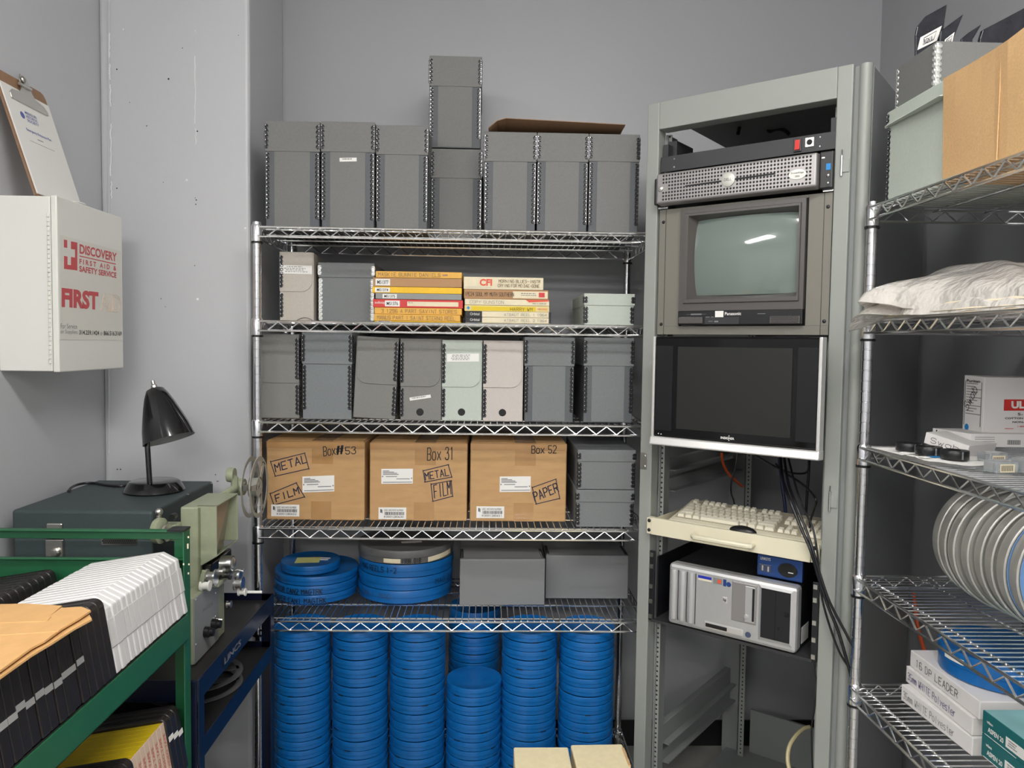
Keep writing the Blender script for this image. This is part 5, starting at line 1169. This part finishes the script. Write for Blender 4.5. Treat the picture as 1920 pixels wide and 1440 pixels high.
b = MB(); b.slab([dx(*z2(549, 520)), dx(*z2(801, 577)), dx(*z2(801, 570)), dx(*z2(549, 513))], (.0006, 0, 0)); obj('red_rule', b, 'red_print', st)
dtext('F I R S T   A I D   &', z2(548, 572), z2(803, 620), z2(548, 535), 'red_print', .03)
dtext('SAFETY SERVICE', z2(547, 625), z2(804, 670), z2(547, 583), 'red_print', .03)
dtext('FIRST', z2(425, 871), z2(680, 891), z2(425, 735), 'red_print', .05)
dtext('For Service', z2(418, 1018), z2(532, 1021), z2(418, 984), 'ink_grey'); dtext('or Supplies:', z2(417, 1060), z2(537, 1063), z2(417, 1026), 'ink_grey')
dtext('314.259.1424', z2(547, 1061), z2(684, 1065), z2(547, 1030), 'ink', .02); dtext('or', z2(693, 1066), z2(709, 1067), z2(693, 1045), 'ink_grey'); dtext('866.516.3169', z2(716, 1067), z2(840, 1069), z2(716, 1035), 'ink', .02)
b = MB()
for poly in ([(441, 402), (464, 408), (464, 461), (441, 457)], [(490, 415), (534, 424), (534, 475), (518, 472), (490, 468)], [(518, 470), (534, 474), (534, 618), (518, 615)], [(442, 516), (466, 521), (466, 577), (490, 580), (490, 523), (519, 528), (519, 615), (442, 606)]): b.slab([dx(*z2(*p)) for p in poly], (.0006, 0, 0))
obj('cross_emblem', b, 'red_print', st)
# outlined AID
vs, fs = glyphs('AID', .03); cu = bpy.data.curves.new('outline', 'FONT'); cu.body = 'AID'; cu.size = 1; cu.fill_mode = 'NONE'; cu.resolution_u = 3
ob = bpy.data.objects.new('outline', cu); me = bpy.data.meshes.new_from_object(ob); fm = fm3(dx(*z2(694, 895)), dx(*z2(832, 908)), dx(*z2(694, 772)), (1, 0, 0), .0008)
co = [v.co.copy() for v in me.vertices]; x0 = min(v.x for v in co); x1 = max(v.x for v in co); y0 = min(v.y for v in co); y1 = max(v.y for v in co); b = MB()
for e in me.edges: p, q = [fm((co[i].x - x0) / (x1 - x0), (co[i].y - y0) / (y1 - y0)) for i in e.vertices]; b.tube([p, q], .0007, 4)
obj('outlined_lettering', b, 'spine_pink', st); bpy.data.objects.remove(ob); bpy.data.curves.remove(cu); bpy.data.meshes.remove(me)
# clipboard leaning on the wall
zc = zt
bl, br = V((-1.150, 1.985, zc + .001)), V((-1.150, 2.205, zc + .001)); up = V((-.078, -.035, .30)); nn = (br - bl).cross(up).normalized(); nn = nn if nn.x > 0 else -nn
t = thing('clipboard', 'brown clipboard holding white printed pages, leaning on the wall above the first aid cabinet', 'clipboard', (bl + br) / 2)
ud = (br - bl).normalized(); uw = (br - bl).length; vd = up.normalized(); hh = .318
CB = Matrix((( ud.x, vd.x, nn.x, bl.x), (ud.y, vd.y, nn.y, bl.y), (ud.z, vd.z, nn.z, bl.z), (0, 0, 0, 1)))
b = MB(CB); r = .016
pts = [(0, 0, 0), (uw, 0, 0), (uw, hh - r, 0), (uw - r * .3, hh - r * .3, 0), (uw - r, hh, 0), (r, hh, 0), (r * .3, hh - r * .3, 0), (0, hh - r, 0)]; b.slab(pts, (0, 0, -.004)); obj('board', b, 'brown_board', t)
b = MB(CB); b.box(.006, uw - .004, .004, .284, .0005, .004); pg = obj('pages', b, 'paper', t, .0006, label='white printed pages')
b = MB(CB); b.slab([(.030, .248, .004), (.190, .248, .004), (.192, .258, .004), (.180, .270, .004), (.145, .278, .004), (.138, .292, .004), (.140, .315, .004), (.128, .332, .004), (.112, .334, .004), (.100, .318, .004), (.095, .296, .004), (.080, .280, .004), (.045, .274, .004), (.030, .262, .004)], (0, 0, .004)); cl = obj('clip', b, 'nickel', t, .001)
b = MB(CB); b.tube([(.085, .300, .010), (.135, .300, .010)], .004, 8); b.ball((.11, .316, .012), .010, 12, (1, 1, .5)); obj('clip_spring', b, 'nickel', cl, smooth=True)
b = MB(CB)
for i, s in enumerate(('MISSOURI', 'HISTORICAL', 'SOCIETY')): b.text(s, fm3((.075, .222 - i * .010, .004), (.125, .222 - i * .010, .004), (.075, .229 - i * .010, .004), (0, 0, 1)), .01)
b.text('Emergency Response Plan', fm3((.055, .172, .004), (.165, .172, .004), (.055, .181, .004), (0, 0, 1)), .01); b.lathe([(.009, 0), (.008, .0004)], 18, (.060, .214, .004), (0, 0, 1)) ; obj('lettering', b, 'blue_print', pg, normals=False)
b = MB(CB); b.box(.055, .165, .148, .1487, .004, .0044); b.box(.095, .12, .160, .162, .004, .0044); obj('printed_lines', b, 'ink_grey', pg)
c = at(138, 371, X=-1.13); b = MB(); vs = []
b.ball((c.x, c.y, zt + .005), .035, 16, (.8, 1.0, .16)); o = obj('cloth_pad', b, 'paper', smooth=True); tag(o, 'small white cloth pad on the first aid cabinet beside the clipboard', 'cloth')

# ------------------------------------------------------------------ utility cart with projector case, lamp, film viewer
CZ = .762; CX0, CX1, CY0, CY1 = -1.225, -.655, 1.716, 2.32
t = thing('utility_cart', 'navy metal utility cart with worn black trays, carrying the film viewer', 'cart', ((CX0 + CX1) / 2, (CY0 + CY1) / 2, 0))
def tray(z, lip, name='tray'):
    b = MB(); b.box(CX0, CX1, CY0, CY1, z - .004, z); tr = obj('tray', b, 'black_tray', t)
    b = MB(); e = .003
    for q in ((CX0, CX1, CY0 - e, CY0), (CX0, CX1, CY1, CY1 + e), (CX0 - e, CX0, CY0 - e, CY1 + e), (CX1, CX1 + e, CY0 - e, CY1 + e)): b.box(*q, z - .03, z + lip)
    obj('tray_rim', b, 'navy', tr, .002); return tr
tray(CZ, .022)
zl = at(500, 1222, X=CX1).z - .012
tr2 = tray(zl, .018); tray(.17, .02)
for x in (CX0, CX1):
    for y in (CY0, CY1):
        sx = 1 if x < -1 else -1; sy = 1 if y < 2 else -1
        b = MB(); b.box(min(x, x + sx * .034), max(x, x + sx * .034), min(y - sy * .004, y), max(y - sy * .004, y), .09, CZ + .02); b.box(min(x - sx * .004, x), max(x - sx * .004, x), min(y, y + sy * .034), max(y, y + sy * .034), .09, CZ + .02); obj('leg', b, 'navy', t, .001)
        b = MB(); b.lathe([(.04, -.014), (.045, -.008), (.045, .008), (.04, .014)], 20, (x + sx * .02, y + sy * .02, .045), (1, 0, 0)); b.box(x + sx * .02 - .004, x + sx * .02 + .004, y + sy * .02 - .02, y + sy * .02 + .02, .05, .095); obj('caster', b, 'black_plastic', t, smooth=True)
P_ = at(432, 1198, X=CX1 + .0035)
b = MB(); A = at(418, 1204, X=CX1 + .0032); B = at(452, 1172, X=CX1 + .0032); b.box(CX1 + .003, CX1 + .0045, A.y, B.y, CZ - .02, CZ + .008); pl = obj('maker_plate', b, 'navy', t, .001); b = MB(); b.text('LINCS', fm3((CX1 + .0046, A.y + .006, CZ - .014), (CX1 + .0046, B.y - .006, CZ - .014), (CX1 + .0046, A.y + .006, CZ + .003), (1, 0, 0), .0002), .02); obj('lettering', b, 'ink_grey', pl, normals=False)
# dark green projector case
zt = at(150, 957, Y=1.955).z; X0, X1 = at(21, 957, Y=1.955).x, at(286, 962, Y=1.955).x
t = thing('projector_case', 'dark green leatherette case with metal latches standing on the cart under the lamp', 'case', ((X0 + X1) / 2, 2.17, CZ))
zs_ = zt - .072
b = MB(); b.box(X0, X1, 1.955, 2.385, zs_ + .001, zt); obj('lid', b, 'case_green', t, .008, 3)
b = MB(); b.box(X0 + .002, X1 - .002, 1.957, 2.383, CZ + .001, zs_ - .001); body = obj('body', b, 'case_green', t, .006, 3)
for xx in (103,):
    c = at(xx, 985, Y=1.953); b = MB(); b.box(c.x - .020, c.x + .020, 1.949, 1.956, zs_ + .002, zs_ + .040); la = obj('latch', b, 'nickel', t, .006)
    b = MB(); b.box(c.x - .022, c.x + .022, 1.948, 1.957, zs_ - .046, zs_ - .002); b.ball((c.x + .004, 1.945, zs_ - .034), .016, 12, (.8, .4, .8)); obj('latch_keeper', b, 'nickel', t, .004)
b = MB()
for i in range(16):
    for k in range(4): b.lathe([(.0026, 0), (.0022, .0004)], 6, at(193 + i * 4.0 + (k % 2) * 2, 1007 + k * 3.6, Y=1.9553), (0, -1, 0))
obj('vent_holes', b, 'black', body)
b = MB(); q0, q1 = at(190, 1022, Y=1.9565), at(258, 1003, Y=1.9565); b.box(q0.x, q1.x, 1.9555, 1.9572, q0.z, q1.z); obj('vent_plate', b, 'nickel', body)
b = MB()
for x, y in ((397, 906), (408, 902), (352, 927)): b.ball(at(x, y, Z=zt), .004, 8, (1, 1, .5))
obj('rivet', b, 'nickel', t, smooth=True)
b = MB(); b.tube([(X0 - .004, 1.99, zs_ - .03), (X0 - .016, 2.0, zs_), (X0 - .016, 2.05, zs_), (X0 - .004, 2.06, zs_ - .03)], .006, 8); obj('carry_handle', b, 'black_plastic', t, smooth=True)
# lamp
lc = at(290, 921, Z=zt); t = thing('desk_lamp', 'glossy black desk lamp with cone shade standing on the dark green case', 'lamp', (lc.x, lc.y, zt))
b = MB(); b.lathe([(.080, 0), (.082, .004), (.068, .028), (.062, .031), (.02, .0315), (.002, .0315)], 40, (lc.x, lc.y, zt + .0005)); obj('base', b, 'lamp_black', t, smooth=True)
s0 = at(281, 912, Y=lc.y - .045); s1 = at(276, 830, Y=lc.y - .04); s2 = at(280, 740, Y=lc.y)
b = MB(); b.tube([V((s0.x, s0.y, zt + .028)), s0.lerp(s1, .5), s1, s1.lerp(s2, .5) + V((-.006, 0, 0)), s2], .0075, 12); obj('stem', b, 'lamp_black', t, smooth=True)
tip = at(290, 728, Y=lc.y - .01); rim = at(317, 824, Y=lc.y - .03); ax = (rim - tip).normalized(); L = (rim - tip).length
prof = [(.016, 0), (.024, .004), (.034, L * .16), (.044, L * .34), (.054, L * .55), (.063, L * .76), (.070, L)]
b = MB(); b.lathe(prof, 40, tip, ax, cap=False); b.lathe([(.002, .0), (.016, 0)], 40, tip, ax, cap=False); sh = obj('shade', b, 'lamp_black', t, smooth=True)
b = MB(); b.lathe([(r - .0016, h + .0015) for r, h in prof[:-1]] + [(.0685, L - .0005), (.070, L)], 40, tip, ax, cap=False); obj('shade_lining', b, 'lamp_inside', sh, smooth=True)
b = MB(); b.lathe([(.014, 0), (.024, .015), (.029, .035), (.029, .06), (.02, .078), (.004, .086)], 20, tip + ax * .045, ax); obj('bulb', b, 'cab_white', t, smooth=True)
b = MB(); b.lathe([(.009, -.002), (.009, .008), (.005, .012), (.005, .022)], 14, tip, -ax); obj('switch_knob', b, 'nickel', sh, smooth=True)
cable('black power cord of the desk lamp trailing across the dark green case', [V((p.x, p.y, zt + .004)) for p in (at(246, 911, Z=zt), at(225, 914, Z=zt), at(200, 912, Z=zt), at(175, 908, Z=zt), at(150, 910, Z=zt), at(135, 916, Z=zt), at(128, 924, Z=zt))], .0036, name='electrical_cable')

# film viewer, olive green, facing right
t = thing('film_viewer', 'olive green film viewing machine with screen hood, rollers and control panel on the cart', 'film viewer', (-.76, 1.95, CZ))
VX = -.708
def vx(x, y, X=VX): return at(x, y, X=X)
pb, pt = vx(365, 1213), vx(365, 1120); qb = vx(408, 1163)
b = MB(); y0, y1_ = pb.y, qb.y + .01; zt_ = pt.z
b.box(VX - .035, VX - .002, y0 - .002, y1_ + .05, CZ + .001, zt_); b.box(VX - .125, VX - .035, y0 + .12, y1_ + .10, CZ + .001, zt_ - .02); obj('base', b, 'olive', t, .004)
b = MB(); b.hexa([(VX - .003, y0, CZ + .003), (VX - .003, y1_, CZ + .003), (VX, y1_, CZ + .003), (VX, y0, CZ + .003), (VX - .003, y0, zt_ - .004), (VX - .003, y1_, zt_ - .004), (VX, y1_, zt_ - .004), (VX, y0, zt_ - .004)]); cp = obj('control_panel', b, 'panel_grey', t, .001)
for i, (x, y, nm) in enumerate(((384, 1185, 'control_knob'), (398, 1170, 'control_knob'))):
    b = MB(); b.lathe([(.0135, 0), (.013, .012), (.0105, .014), (.010, .022)], 20, vx(x, y), (1, 0, 0)); obj(nm, b, 'black_plastic', cp, smooth=True)
b = MB(); c = vx(401, 1160); b.lathe([(.005, 0), (.005, .005)], 12, c, (1, 0, 0)); b.tube([c, c + V((.020, .004, -.004))], [.0025, .0035], 8); obj('toggle_switch', b, 'nickel', cp, smooth=True)
for x, y in ((367, 1124), (404, 1112), (367, 1208), (404, 1155)): b = MB(); b.ball(vx(x, y), .0028, 8); obj('screw', b, 'nickel', cp, smooth=True)
b = MB(); q = [vx(380, 1148, VX + .0003), vx(399, 1134, VX + .0003), vx(399, 1128, VX + .0003), vx(380, 1142, VX + .0003)]; b.slab(q, (.0004, 0, 0)); obj('name_plate', b, 'ink_grey', cp)
# column plate and hood
hn = vx(406, 948, -.70); hf = vx(444, 928, -.70); hb = vx(404, 1046, -.70); hfb = vx(443, 1018, -.70)
zt2, zb2 = hn.z, hb.z; y0, y1_ = hn.y, hf.y + .01
xl = at(370, 1000, Y=y0).x; xc = at(338, 1000, Y=y0 + .0).x
b = MB(); b.box(xc, xl + .004, y0 - .001, y1_ + .02, CZ + .07, zt2 - .004); obj('column', b, 'olive', t, .005)
b = MB(); b.box(xl + .0035, xl + .008, y0 - .003, y0 + .004, CZ + .12, zt2 - .006); obj('column_groove', b, 'olive_dark', t)
b = MB(); k = .004; xr = -.70
b.hexa([(xl, y0, zb2 - .03), (xr, y0, zb2), (xr, y0 + k, zb2), (xl, y0 + k, zb2 - .03), (xl, y0, zt2), (xr, y0, zt2), (xr, y0 + k, zt2), (xl, y0 + k, zt2)])
b.box(xl, xr, y0, y1_, zt2 - k, zt2); b.box(xl, xr, y1_ - k, y1_, zb2, zt2); b.hexa([(xl, y0, zb2 - .03), (xr, y0, zb2), (xr, y1_, zb2), (xl, y1_, zb2 - .03), (xl, y0, zb2 - .026), (xr, y0, zb2 + .004), (xr, y1_, zb2 + .004), (xl, y1_, zb2 - .026)])
obj('screen_hood', b, 'olive', t, .002)
b = MB(); b.hexa([(xl + .01, y0 + k, zb2), (xr - .006, y0 + k, zb2 + .004), (xl + .012, y1_ - k, zb2), (xl + .01, y1_ - k, zb2), (xl + .01, y0 + k, zt2 - k), (xl + .03, y0 + k, zt2 - k), (xl + .03, y1_ - k, zt2 - k), (xl + .01, y1_ - k, zt2 - k)]); obj('viewing_screen', b, 'screen_tan', t)
# reel arm at the near end
def arm(label_x, pts, r, name='reel_arm'):
    b = MB(); b.tube(pts, r, 10); return obj(name, b, 'olive', t, smooth=True)
a0 = at(285, 985, Y=1.90); 
b = MB(); b.lathe([(.030, 0), (.032, .004), (.032, .016), (.026, .02)], 28, at(292, 995, Y=1.915), (1, -.1, 0)); rr_ = obj('drive_pulley', b, 'olive', t, smooth=True)
b = MB(); b.lathe([(.022, .02), (.022, .026), (.012, .03), (.012, .04)], 24, at(296, 998, Y=1.915), (1, -.1, 0)); obj('pulley_ring', b, 'nickel', rr_, smooth=True)
b = MB(); p0, p1 = at(300, 994, Y=1.93), at(345, 986, Y=1.99); b.box(p0.x, xc + .004, 1.935, 1.975, p0.z - .03, p0.z + .012); obj('arm_bracket', b, 'olive', t, .004)
b = MB(); b.ball(at(298, 960, Y=1.93), .010, 12); b.tube([at(298, 972, Y=1.93), at(298, 958, Y=1.93)], .006, 10); obj('clamp_knob', b, 'nickel', t, smooth=True)
b = MB(); b.lathe([(.008, 0), (.008, .02)], 12, at(328, 967, Y=1.94), (0, -1, 0)); obj('thumb_knob', b, 'black_plastic', t, smooth=True)
# far arm with the reel
RC = at(478, 913, Y=2.24)
ae = at(440, 898, Y=2.235)
b = MB(); b.tube([V((xl - .01, 2.10, zt2 - .02)), V((xl + .02, 2.20, zt2 + .0)), ae, V((RC.x - .035, RC.y, RC.z + .004))], .012, 10); b.lathe([(.024, -.008), (.026, .0), (.024, .01)], 20, V((RC.x - .04, RC.y, RC.z)), (1, 0, 0)); b.lathe([(.02, -.01), (.022, 0), (.02, .01)], 20, ae + V((-.01, 0, .012)), (1, 0, 0)); obj('reel_arm', b, 'olive', t, smooth=True)
b = MB(); b.tube([V((RC.x - .05, RC.y, RC.z)), V((RC.x + .012, RC.y, RC.z))], .004, 10); obj('reel_spindle', b, 'nickel', t, smooth=True)
# film transport: rollers, sound head, lens
def roller(x, y, Y, r, L, m='nickel', ax=(1, 0, 0), nm='film_roller'):
    b = MB(); c = at(x, y, Y=Y); b.lathe([(r, 0), (r, L * .15), (r * .7, L * .2), (r * .7, L * .8), (r, L * .85), (r, L)], 20, c, ax); return obj(nm, b, m, t, smooth=True)
roller(376, 1098, 1.90, .013, .024, 'cab_white'); roller(386, 1083, 1.93, .021, .026, 'steel', nm='sound_drum'); roller(408, 1078, 1.98, .012, .035, 'black_plastic', nm='focus_barrel')
roller(440, 1094, 2.02, .018, .022, 'steel', nm='sound_drum'); roller(425, 1133, 1.97, .009, .012, 'nickel'); roller(411, 1072, 1.97, .012, .012, 'nickel'); roller(447, 1110, 2.03, .010, .02, 'cab_white')
b = MB(); b.ball(at(428, 1056, Y=2.02), .020, 18); b.lathe([(.02, 0), (.02, .03)], 18, at(415, 1056, Y=2.02), (1, 0, 0)); obj('lamp_housing', b, 'steel', t, smooth=True)
b = MB(); p = at(408, 1100, Y=1.97); b.box(p.x - .045, p.x + .01, 1.95, 2.06, zt_ - .01, at(400, 1088, Y=1.97).z); obj('transport_block', b, 'olive', t, .003)
b = MB(); b.box(xl - .01, xl + .028, y0 + .02, y1_ + .01, zb2 - .075, zb2 - .025); obj('lens_block', b, 'black_plastic', t, .004)
b = MB(); p = at(372, 1075, Y=1.90); b.tube([at(383, 1070, Y=1.90), at(375, 1100, Y=1.90)], .006, 10); obj('tension_arm', b, 'olive', t, smooth=True)
b = MB(); b.tube([at(436, 1072, Y=2.03), at(446, 1068, Y=2.03), at(457, 1071, Y=2.03), at(458, 1066, Y=2.03)], .003, 8); b.lathe([(.016, 0), (.016, .006)], 18, at(447, 1080, Y=2.03), (1, 0, 0)); obj('threading_lever', b, 'steel', t, smooth=True)
b = MB(); b.lathe([(.004, 0), (.004, .05)], 10, at(456, 1110, Y=2.05), (1, 0, 0)); obj('support_pin', b, 'cab_white', t, smooth=True)
# plastic reel on the far arm
def reel(name, label, c, R, sep, m, axis=(1, 0, 0), group=None):
    t = thing(name, label, 'film reel', c, 0, group); c = V(c); axis = V(axis).normalized(); q = V((0, 0, 1)).rotation_difference(axis).to_matrix().to_4x4(); T = Matrix.Translation(c) @ q
    for s in (-1, 1):
        b = MB(T); z = s * sep / 2; n = 48
        def band(r0, r1, a0, a1, k):
            vs = []; fs = []
            for i in range(k + 1):
                a = a0 + (a1 - a0) * i / k
                for r in (r0, r1):
                    for dz in (-.0009, .0009): vs.append((r * math.cos(a), r * math.sin(a), z + dz))
            for i in range(k): j = 4 * i; fs += [(j, j + 4, j + 6, j + 2), (j + 1, j + 3, j + 7, j + 5), (j, j + 1, j + 5, j + 4), (j + 2, j + 6, j + 7, j + 3)]
            b.add(vs, fs)
        band(R * .86, R, 0, 2 * math.pi, n); band(.006, R * .34, 0, 2 * math.pi, 32)
        for k in range(3):
            a = 2 * math.pi * k / 3 + .4
            b.hexa([(R * .30 * math.cos(a - .35), R * .30 * math.sin(a - .35), z - .0009), (R * .92 * math.cos(a - .09), R * .92 * math.sin(a - .09), z - .0009), (R * .92 * math.cos(a + .09), R * .92 * math.sin(a + .09), z - .0009), (R * .30 * math.cos(a + .35), R * .30 * math.sin(a + .35), z - .0009)] + [(R * .30 * math.cos(a - .35), R * .30 * math.sin(a - .35), z + .0009), (R * .92 * math.cos(a - .09), R * .92 * math.sin(a - .09), z + .0009), (R * .92 * math.cos(a + .09), R * .92 * math.sin(a + .09), z + .0009), (R * .30 * math.cos(a + .35), R * .30 * math.sin(a + .35), z + .0009)])
        obj('flange', b, m, t)
    b = MB(T); b.lathe([(R * .30, -sep / 2), (R * .30, sep / 2)], 32); obj('hub', b, m, t, smooth=True)
reel('film_reel', 'grey plastic film reel mounted upright on the arm of the green film viewer', RC, .089, .024, 'reel_grey')
lr = at(418, 1270, Z=zl + .03)
reel('film_reel', 'large dark grey film reel lying on the lower tray of the navy cart', (CX1 - .135, 2.05, zl + .019), .125, .030, 'reel_dark', (0, 0, 1))

# ------------------------------------------------------------------ green rack with video cases in the left foreground
TL = math.radians(9.5)             # its shelves slope down to the left
GXR, GYF, GYN = -.690, 1.705, .55
t = thing('tape_rack', 'green metal tape rack with sloping shelves at the left, filled with white and black cases', 'rack', (GXR, GYF, 0))
ztop = at(345, 990, Y=GYF).z
def lpost(x, y, sx):
    b = MB(); b.box(min(x, x - sx * .034), max(x, x - sx * .034), y - .003, y, 0, ztop); b.box(min(x - sx * .003, x), max(x - sx * .003, x), y - .034, y, 0, ztop) if y > 1 else b.box(min(x - sx * .003, x), max(x - sx * .003, x), y - .003, y + .034, 0, ztop); p = obj('post', b, 'green', t, .001)
    return p
gx = at(357, 1100, Y=GYF).x
p = lpost(gx, GYF, 1); lpost(gx, GYN, 1); lpost(-1.19, GYF, -1); lpost(-1.19, GYN, -1)
b = MB(); b.box(gx - .036, gx + .001, GYF - .036, GYF + .001, ztop, ztop + .004); obj('post_cap', b, 'black_plastic', p)
b = MB()
for x, y, w, h in ((351, 1024, 1.6, 5), (353, 1058, 1, 1.6), (343, 1058, 1, 2), (352, 1007, 1.6, 2), (352, 1075, 1, 2)):
    c = at(x, y, Y=GYF - .0345); b.box(c.x, c.x + .003, c.y - .0006, c.y, c.z - h / 900, c.z + h / 900)
obj('label_scrap', b, 'cream', p)
z1, z0 = at(170, 990, Y=GYF).z, at(170, 1009, Y=GYF).z
b = MB(); b.box(-1.19, gx - .003, GYF - .006, GYF - .003, z0, z1); b.box(-1.19, gx - .003, GYF - .022, GYF - .003, z1 - .003, z1); obj('back_rail', b, 'green', t, .001)
z1, z0 = at(100, 1043, Y=GYF).z, at(100, 1100, Y=GYF).z
b = MB(); b.box(-1.19, gx - .003, GYF - .006, GYF - .003, z0, z1); b.box(-1.19, gx - .003, GYF - .018, GYF - .003, z1 - .003, z1); obj('back_rail', b, 'green', t, .001)
# frame of a sloping shelf: origin on its right edge (lower spine corner), u along the slope to the left, v up
def slope(zr, X): return Matrix.Translation((X, 0, zr)) @ Matrix.Rotation(-TL, 4, 'Y')
SB = at(355, 1146, Y=1.675)        # lower spine corner of the farthest white case
UP_Z, UP_X = SB.z, SB.x
for zr, xr in ((UP_Z, UP_X), (UP_Z - .345, UP_X)):
    S = slope(zr - .002, xr)
    b = MB(S); b.box(-.46, -.004, GYN, GYF - .04, -.004, 0); sp = obj('shelf_plate', b, 'black_tray', t)
    b = MB(); b.box(UP_X - .004, UP_X - .001, GYN + .003, GYF - .034, zr - .062, zr - .005); b.box(UP_X - .02, UP_X - .001, GYN + .003, GYF - .034, zr - .062, zr - .059); obj('side_rail', b, 'green', t, .001)
# cases: local x to the left is negative; spine at x=0 facing right
def make_case(name, label, W, H, T_, board, chamfer, group, loc, rot, kind):
    t = thing(name, label, 'video case', loc, 0, group, False, rot)
    if chamfer > 0: pr = [(0, 0), (0, H - chamfer * .75), (-chamfer, H), (-W, H), (-W, 0)]
    else: r = -chamfer; pr = [(0, 0)] + [(-r + r * math.cos(a), H - r + r * math.sin(a)) for a in [math.pi / 2 * i / 6 for i in range(7)]] + [(-W, H), (-W, 0)]
    b = MB(); b.slab([(x, T_ * .5, z) for x, z in pr], (0, -T_, 0)); obj('case_shell', b, board, t, .0036 if chamfer > 0 else .0030, 3)
    if kind == 'white':
        b = MB(); b.box(-.0004, .0009, -T_ * .46, T_ * .46, H * .345, H * .70); obj('spine_insert', b, 'case_white', t); b = MB(); b.box(-.0004, .0006, -T_ * .5, T_ * .5, H * .337, H * .343); obj('spine_groove', b, 'ink_grey', t)
    if kind == 'black':
        b = MB(); b.box(-W + .002, chamfer - .002 if chamfer < 0 else -.01, -T_ * .1, T_ * .05, H - .0003, H + .0006); obj('top_seam', b, 'black_plastic', t)
    return t
Wc, Hc = .188, .140
ROT = (0, -TL, 0)
def slope_pt(zr, xr, y, u=0.0, v=.001):
    return slope(zr, xr) @ V((u, y, v))
NW, NB, PT = 17, 20, .0187
y = 1.669; pw = None
for k in range(NW):
    lb = f'white plastic video case, {NTH[k]} from the far end of the upper row'
    loc = slope_pt(UP_Z, UP_X, y - PT * .5 - PT * k, random.Random(k).uniform(-.0012, .0012))
    if pw is None: pw = make_case('video_case', lb, Wc, Hc, PT - .0010, 'case_white', .028, 'white video cases in the green rack', loc, ROT, 'white')
    else: dup(pw, loc, None, lb)
y -= PT * NW; PB = .0225; pbk = None; rb = random.Random(5); tape_z = Hc * .42
for k in range(NB):
    lb = f'black video case, {NTH[k]} one nearer than the white cases in the upper row'
    u = rb.uniform(-.002, .001); loc = slope_pt(UP_Z, UP_X, y - PB * .5 - PB * k, u)
    if pbk is None: tt = pbk = make_case('video_case', lb, Wc, Hc + .002, PB - .0007, 'case_black', -.016, 'black video cases in the green rack', loc, ROT, 'black')
    else: tt = dup(pbk, loc, None, lb)
    if k >= 4:
        b = MB(); tz = tape_z + .05 * 0 + rb.uniform(-.004, .004) ; b.box(-.0002, .0006, -PB * .47, PB * .47, tz, tz + .010); o = obj('silver_tape', b, 'silver_tape', None, label='strip of silver tape'); o.parent = tt
# second row of black cases further left
y = 1.665
for k in range(12):
    loc = slope_pt(UP_Z, UP_X, y - PB * .5 - PB * k, -.262, .001)
    dup(pbk, loc, None, f'black case, {NTH[k]} from the far end of the row behind the white cases')
# lower shelf: black, yellow, black
LZ = UP_Z - .345; y = 1.668
def pad(t, k, m): pass
for k in range(3):
    loc = slope_pt(LZ, UP_X, y - PB * .5 - PB * k); tt = dup(pbk, loc, None, f'black video case, {NTH[k]} at the far end of the lower row beside yellow ones')
    b = MB(); b.box(-.0002, .0006, -PB * .47, PB * .47, Hc * .55 + .006 * k, Hc * .55 + .011 + .006 * k); o = obj('white_tape', b, 'paper', None, label='strip of white tape'); o.parent = tt
y -= PB * 3; py = None; PYL = .0185
for k in range(8):
    lb = f'yellow video sleeve with printed spine, {NTH[k]} from the far end of its group'; loc = slope_pt(LZ, UP_X, y - PYL * .5 - PYL * k, -.004)
    if py is None:
        py = thing('video_sleeve', lb, 'video case', loc, 0, 'yellow video sleeves in the green rack', False, ROT); H = Hc - .006
        b = MB(); b.box(-Wc, -.003, -PYL * .47, PYL * .47, 0, H); obj('sleeve', b, 'tape_yellow', py, .0008)
        b = MB(); b.box(-.003, 0, -PYL * .48, PYL * .48, 0, H + .001); sp = obj('spine', b, 'spine_pink', py, .0008, label='cream printed spine')
        b = MB(); T2 = MB(); fm = fm3((.0004, PYL * .22, H * .3), (.0004, PYL * .22, H * .85), (.0004, -PYL * .22, H * .3), (1, 0, 0), .0003); b.text('VIDEO TAPE', fm); obj('spine_lettering', b, 'red_print', sp, normals=False)
    else: dup(py, loc, None, lb)
y -= PYL * 8
for k in range(10):
    dup(pbk, slope_pt(LZ, UP_X, y - PB * .5 - PB * k, .0), None, f'black video case, {NTH[k]} one nearer than the yellow sleeves in the lower row')
# flattened cardboard on the black cases
S = slope(UP_Z, UP_X); zk = Hc + .004
def on_top(x, y, lift=0.0):
    # meet the sloping plane over the cases
    O = S @ V((0, 0, zk + lift)); n = S.to_3x3() @ V((0, 0, 1)); d = ray(x, y); return CAM + d * ((O - CAM).dot(n) / d.dot(n))
t = thing('cardboard_sheet', 'flattened kraft cardboard carton lying on the black video cases at the left', 'cardboard', on_top(60, 1200))
def sheet(pts, lift, name, m='kraft_orange', th=.0035):
    P = [on_top(x, y, lift) for x, y in pts]; n = S.to_3x3() @ V((0, 0, 1)); b = MB(); b.slab(P, n * th); return obj(name, b, m, t, .0006)
sheet([(-60, 1320), (0, 1275), (60, 1232), (100, 1208), (140, 1182), (173, 1164), (168, 1155), (100, 1150), (-60, 1160)], 0.0, 'lower_layer')
sheet([(-60, 1308), (0, 1262), (60, 1218), (85, 1205), (118, 1181), (150, 1162), (171, 1148), (154, 1141), (116, 1143), (95, 1158), (117, 1139), (50, 1135), (-60, 1137)], .006, 'upper_layer')
b = MB()
for (xa, ya), (xb, yb) in (((0, 1168), (88, 1165)), ((0, 1191), (110, 1184)), ((88, 1165), (95, 1157))):
    p, q = on_top(xa, ya, .0095), on_top(xb, yb, .0095); b.tube([p, q], .0013, 5)
obj('crease', b, 'kraft_orange', t)
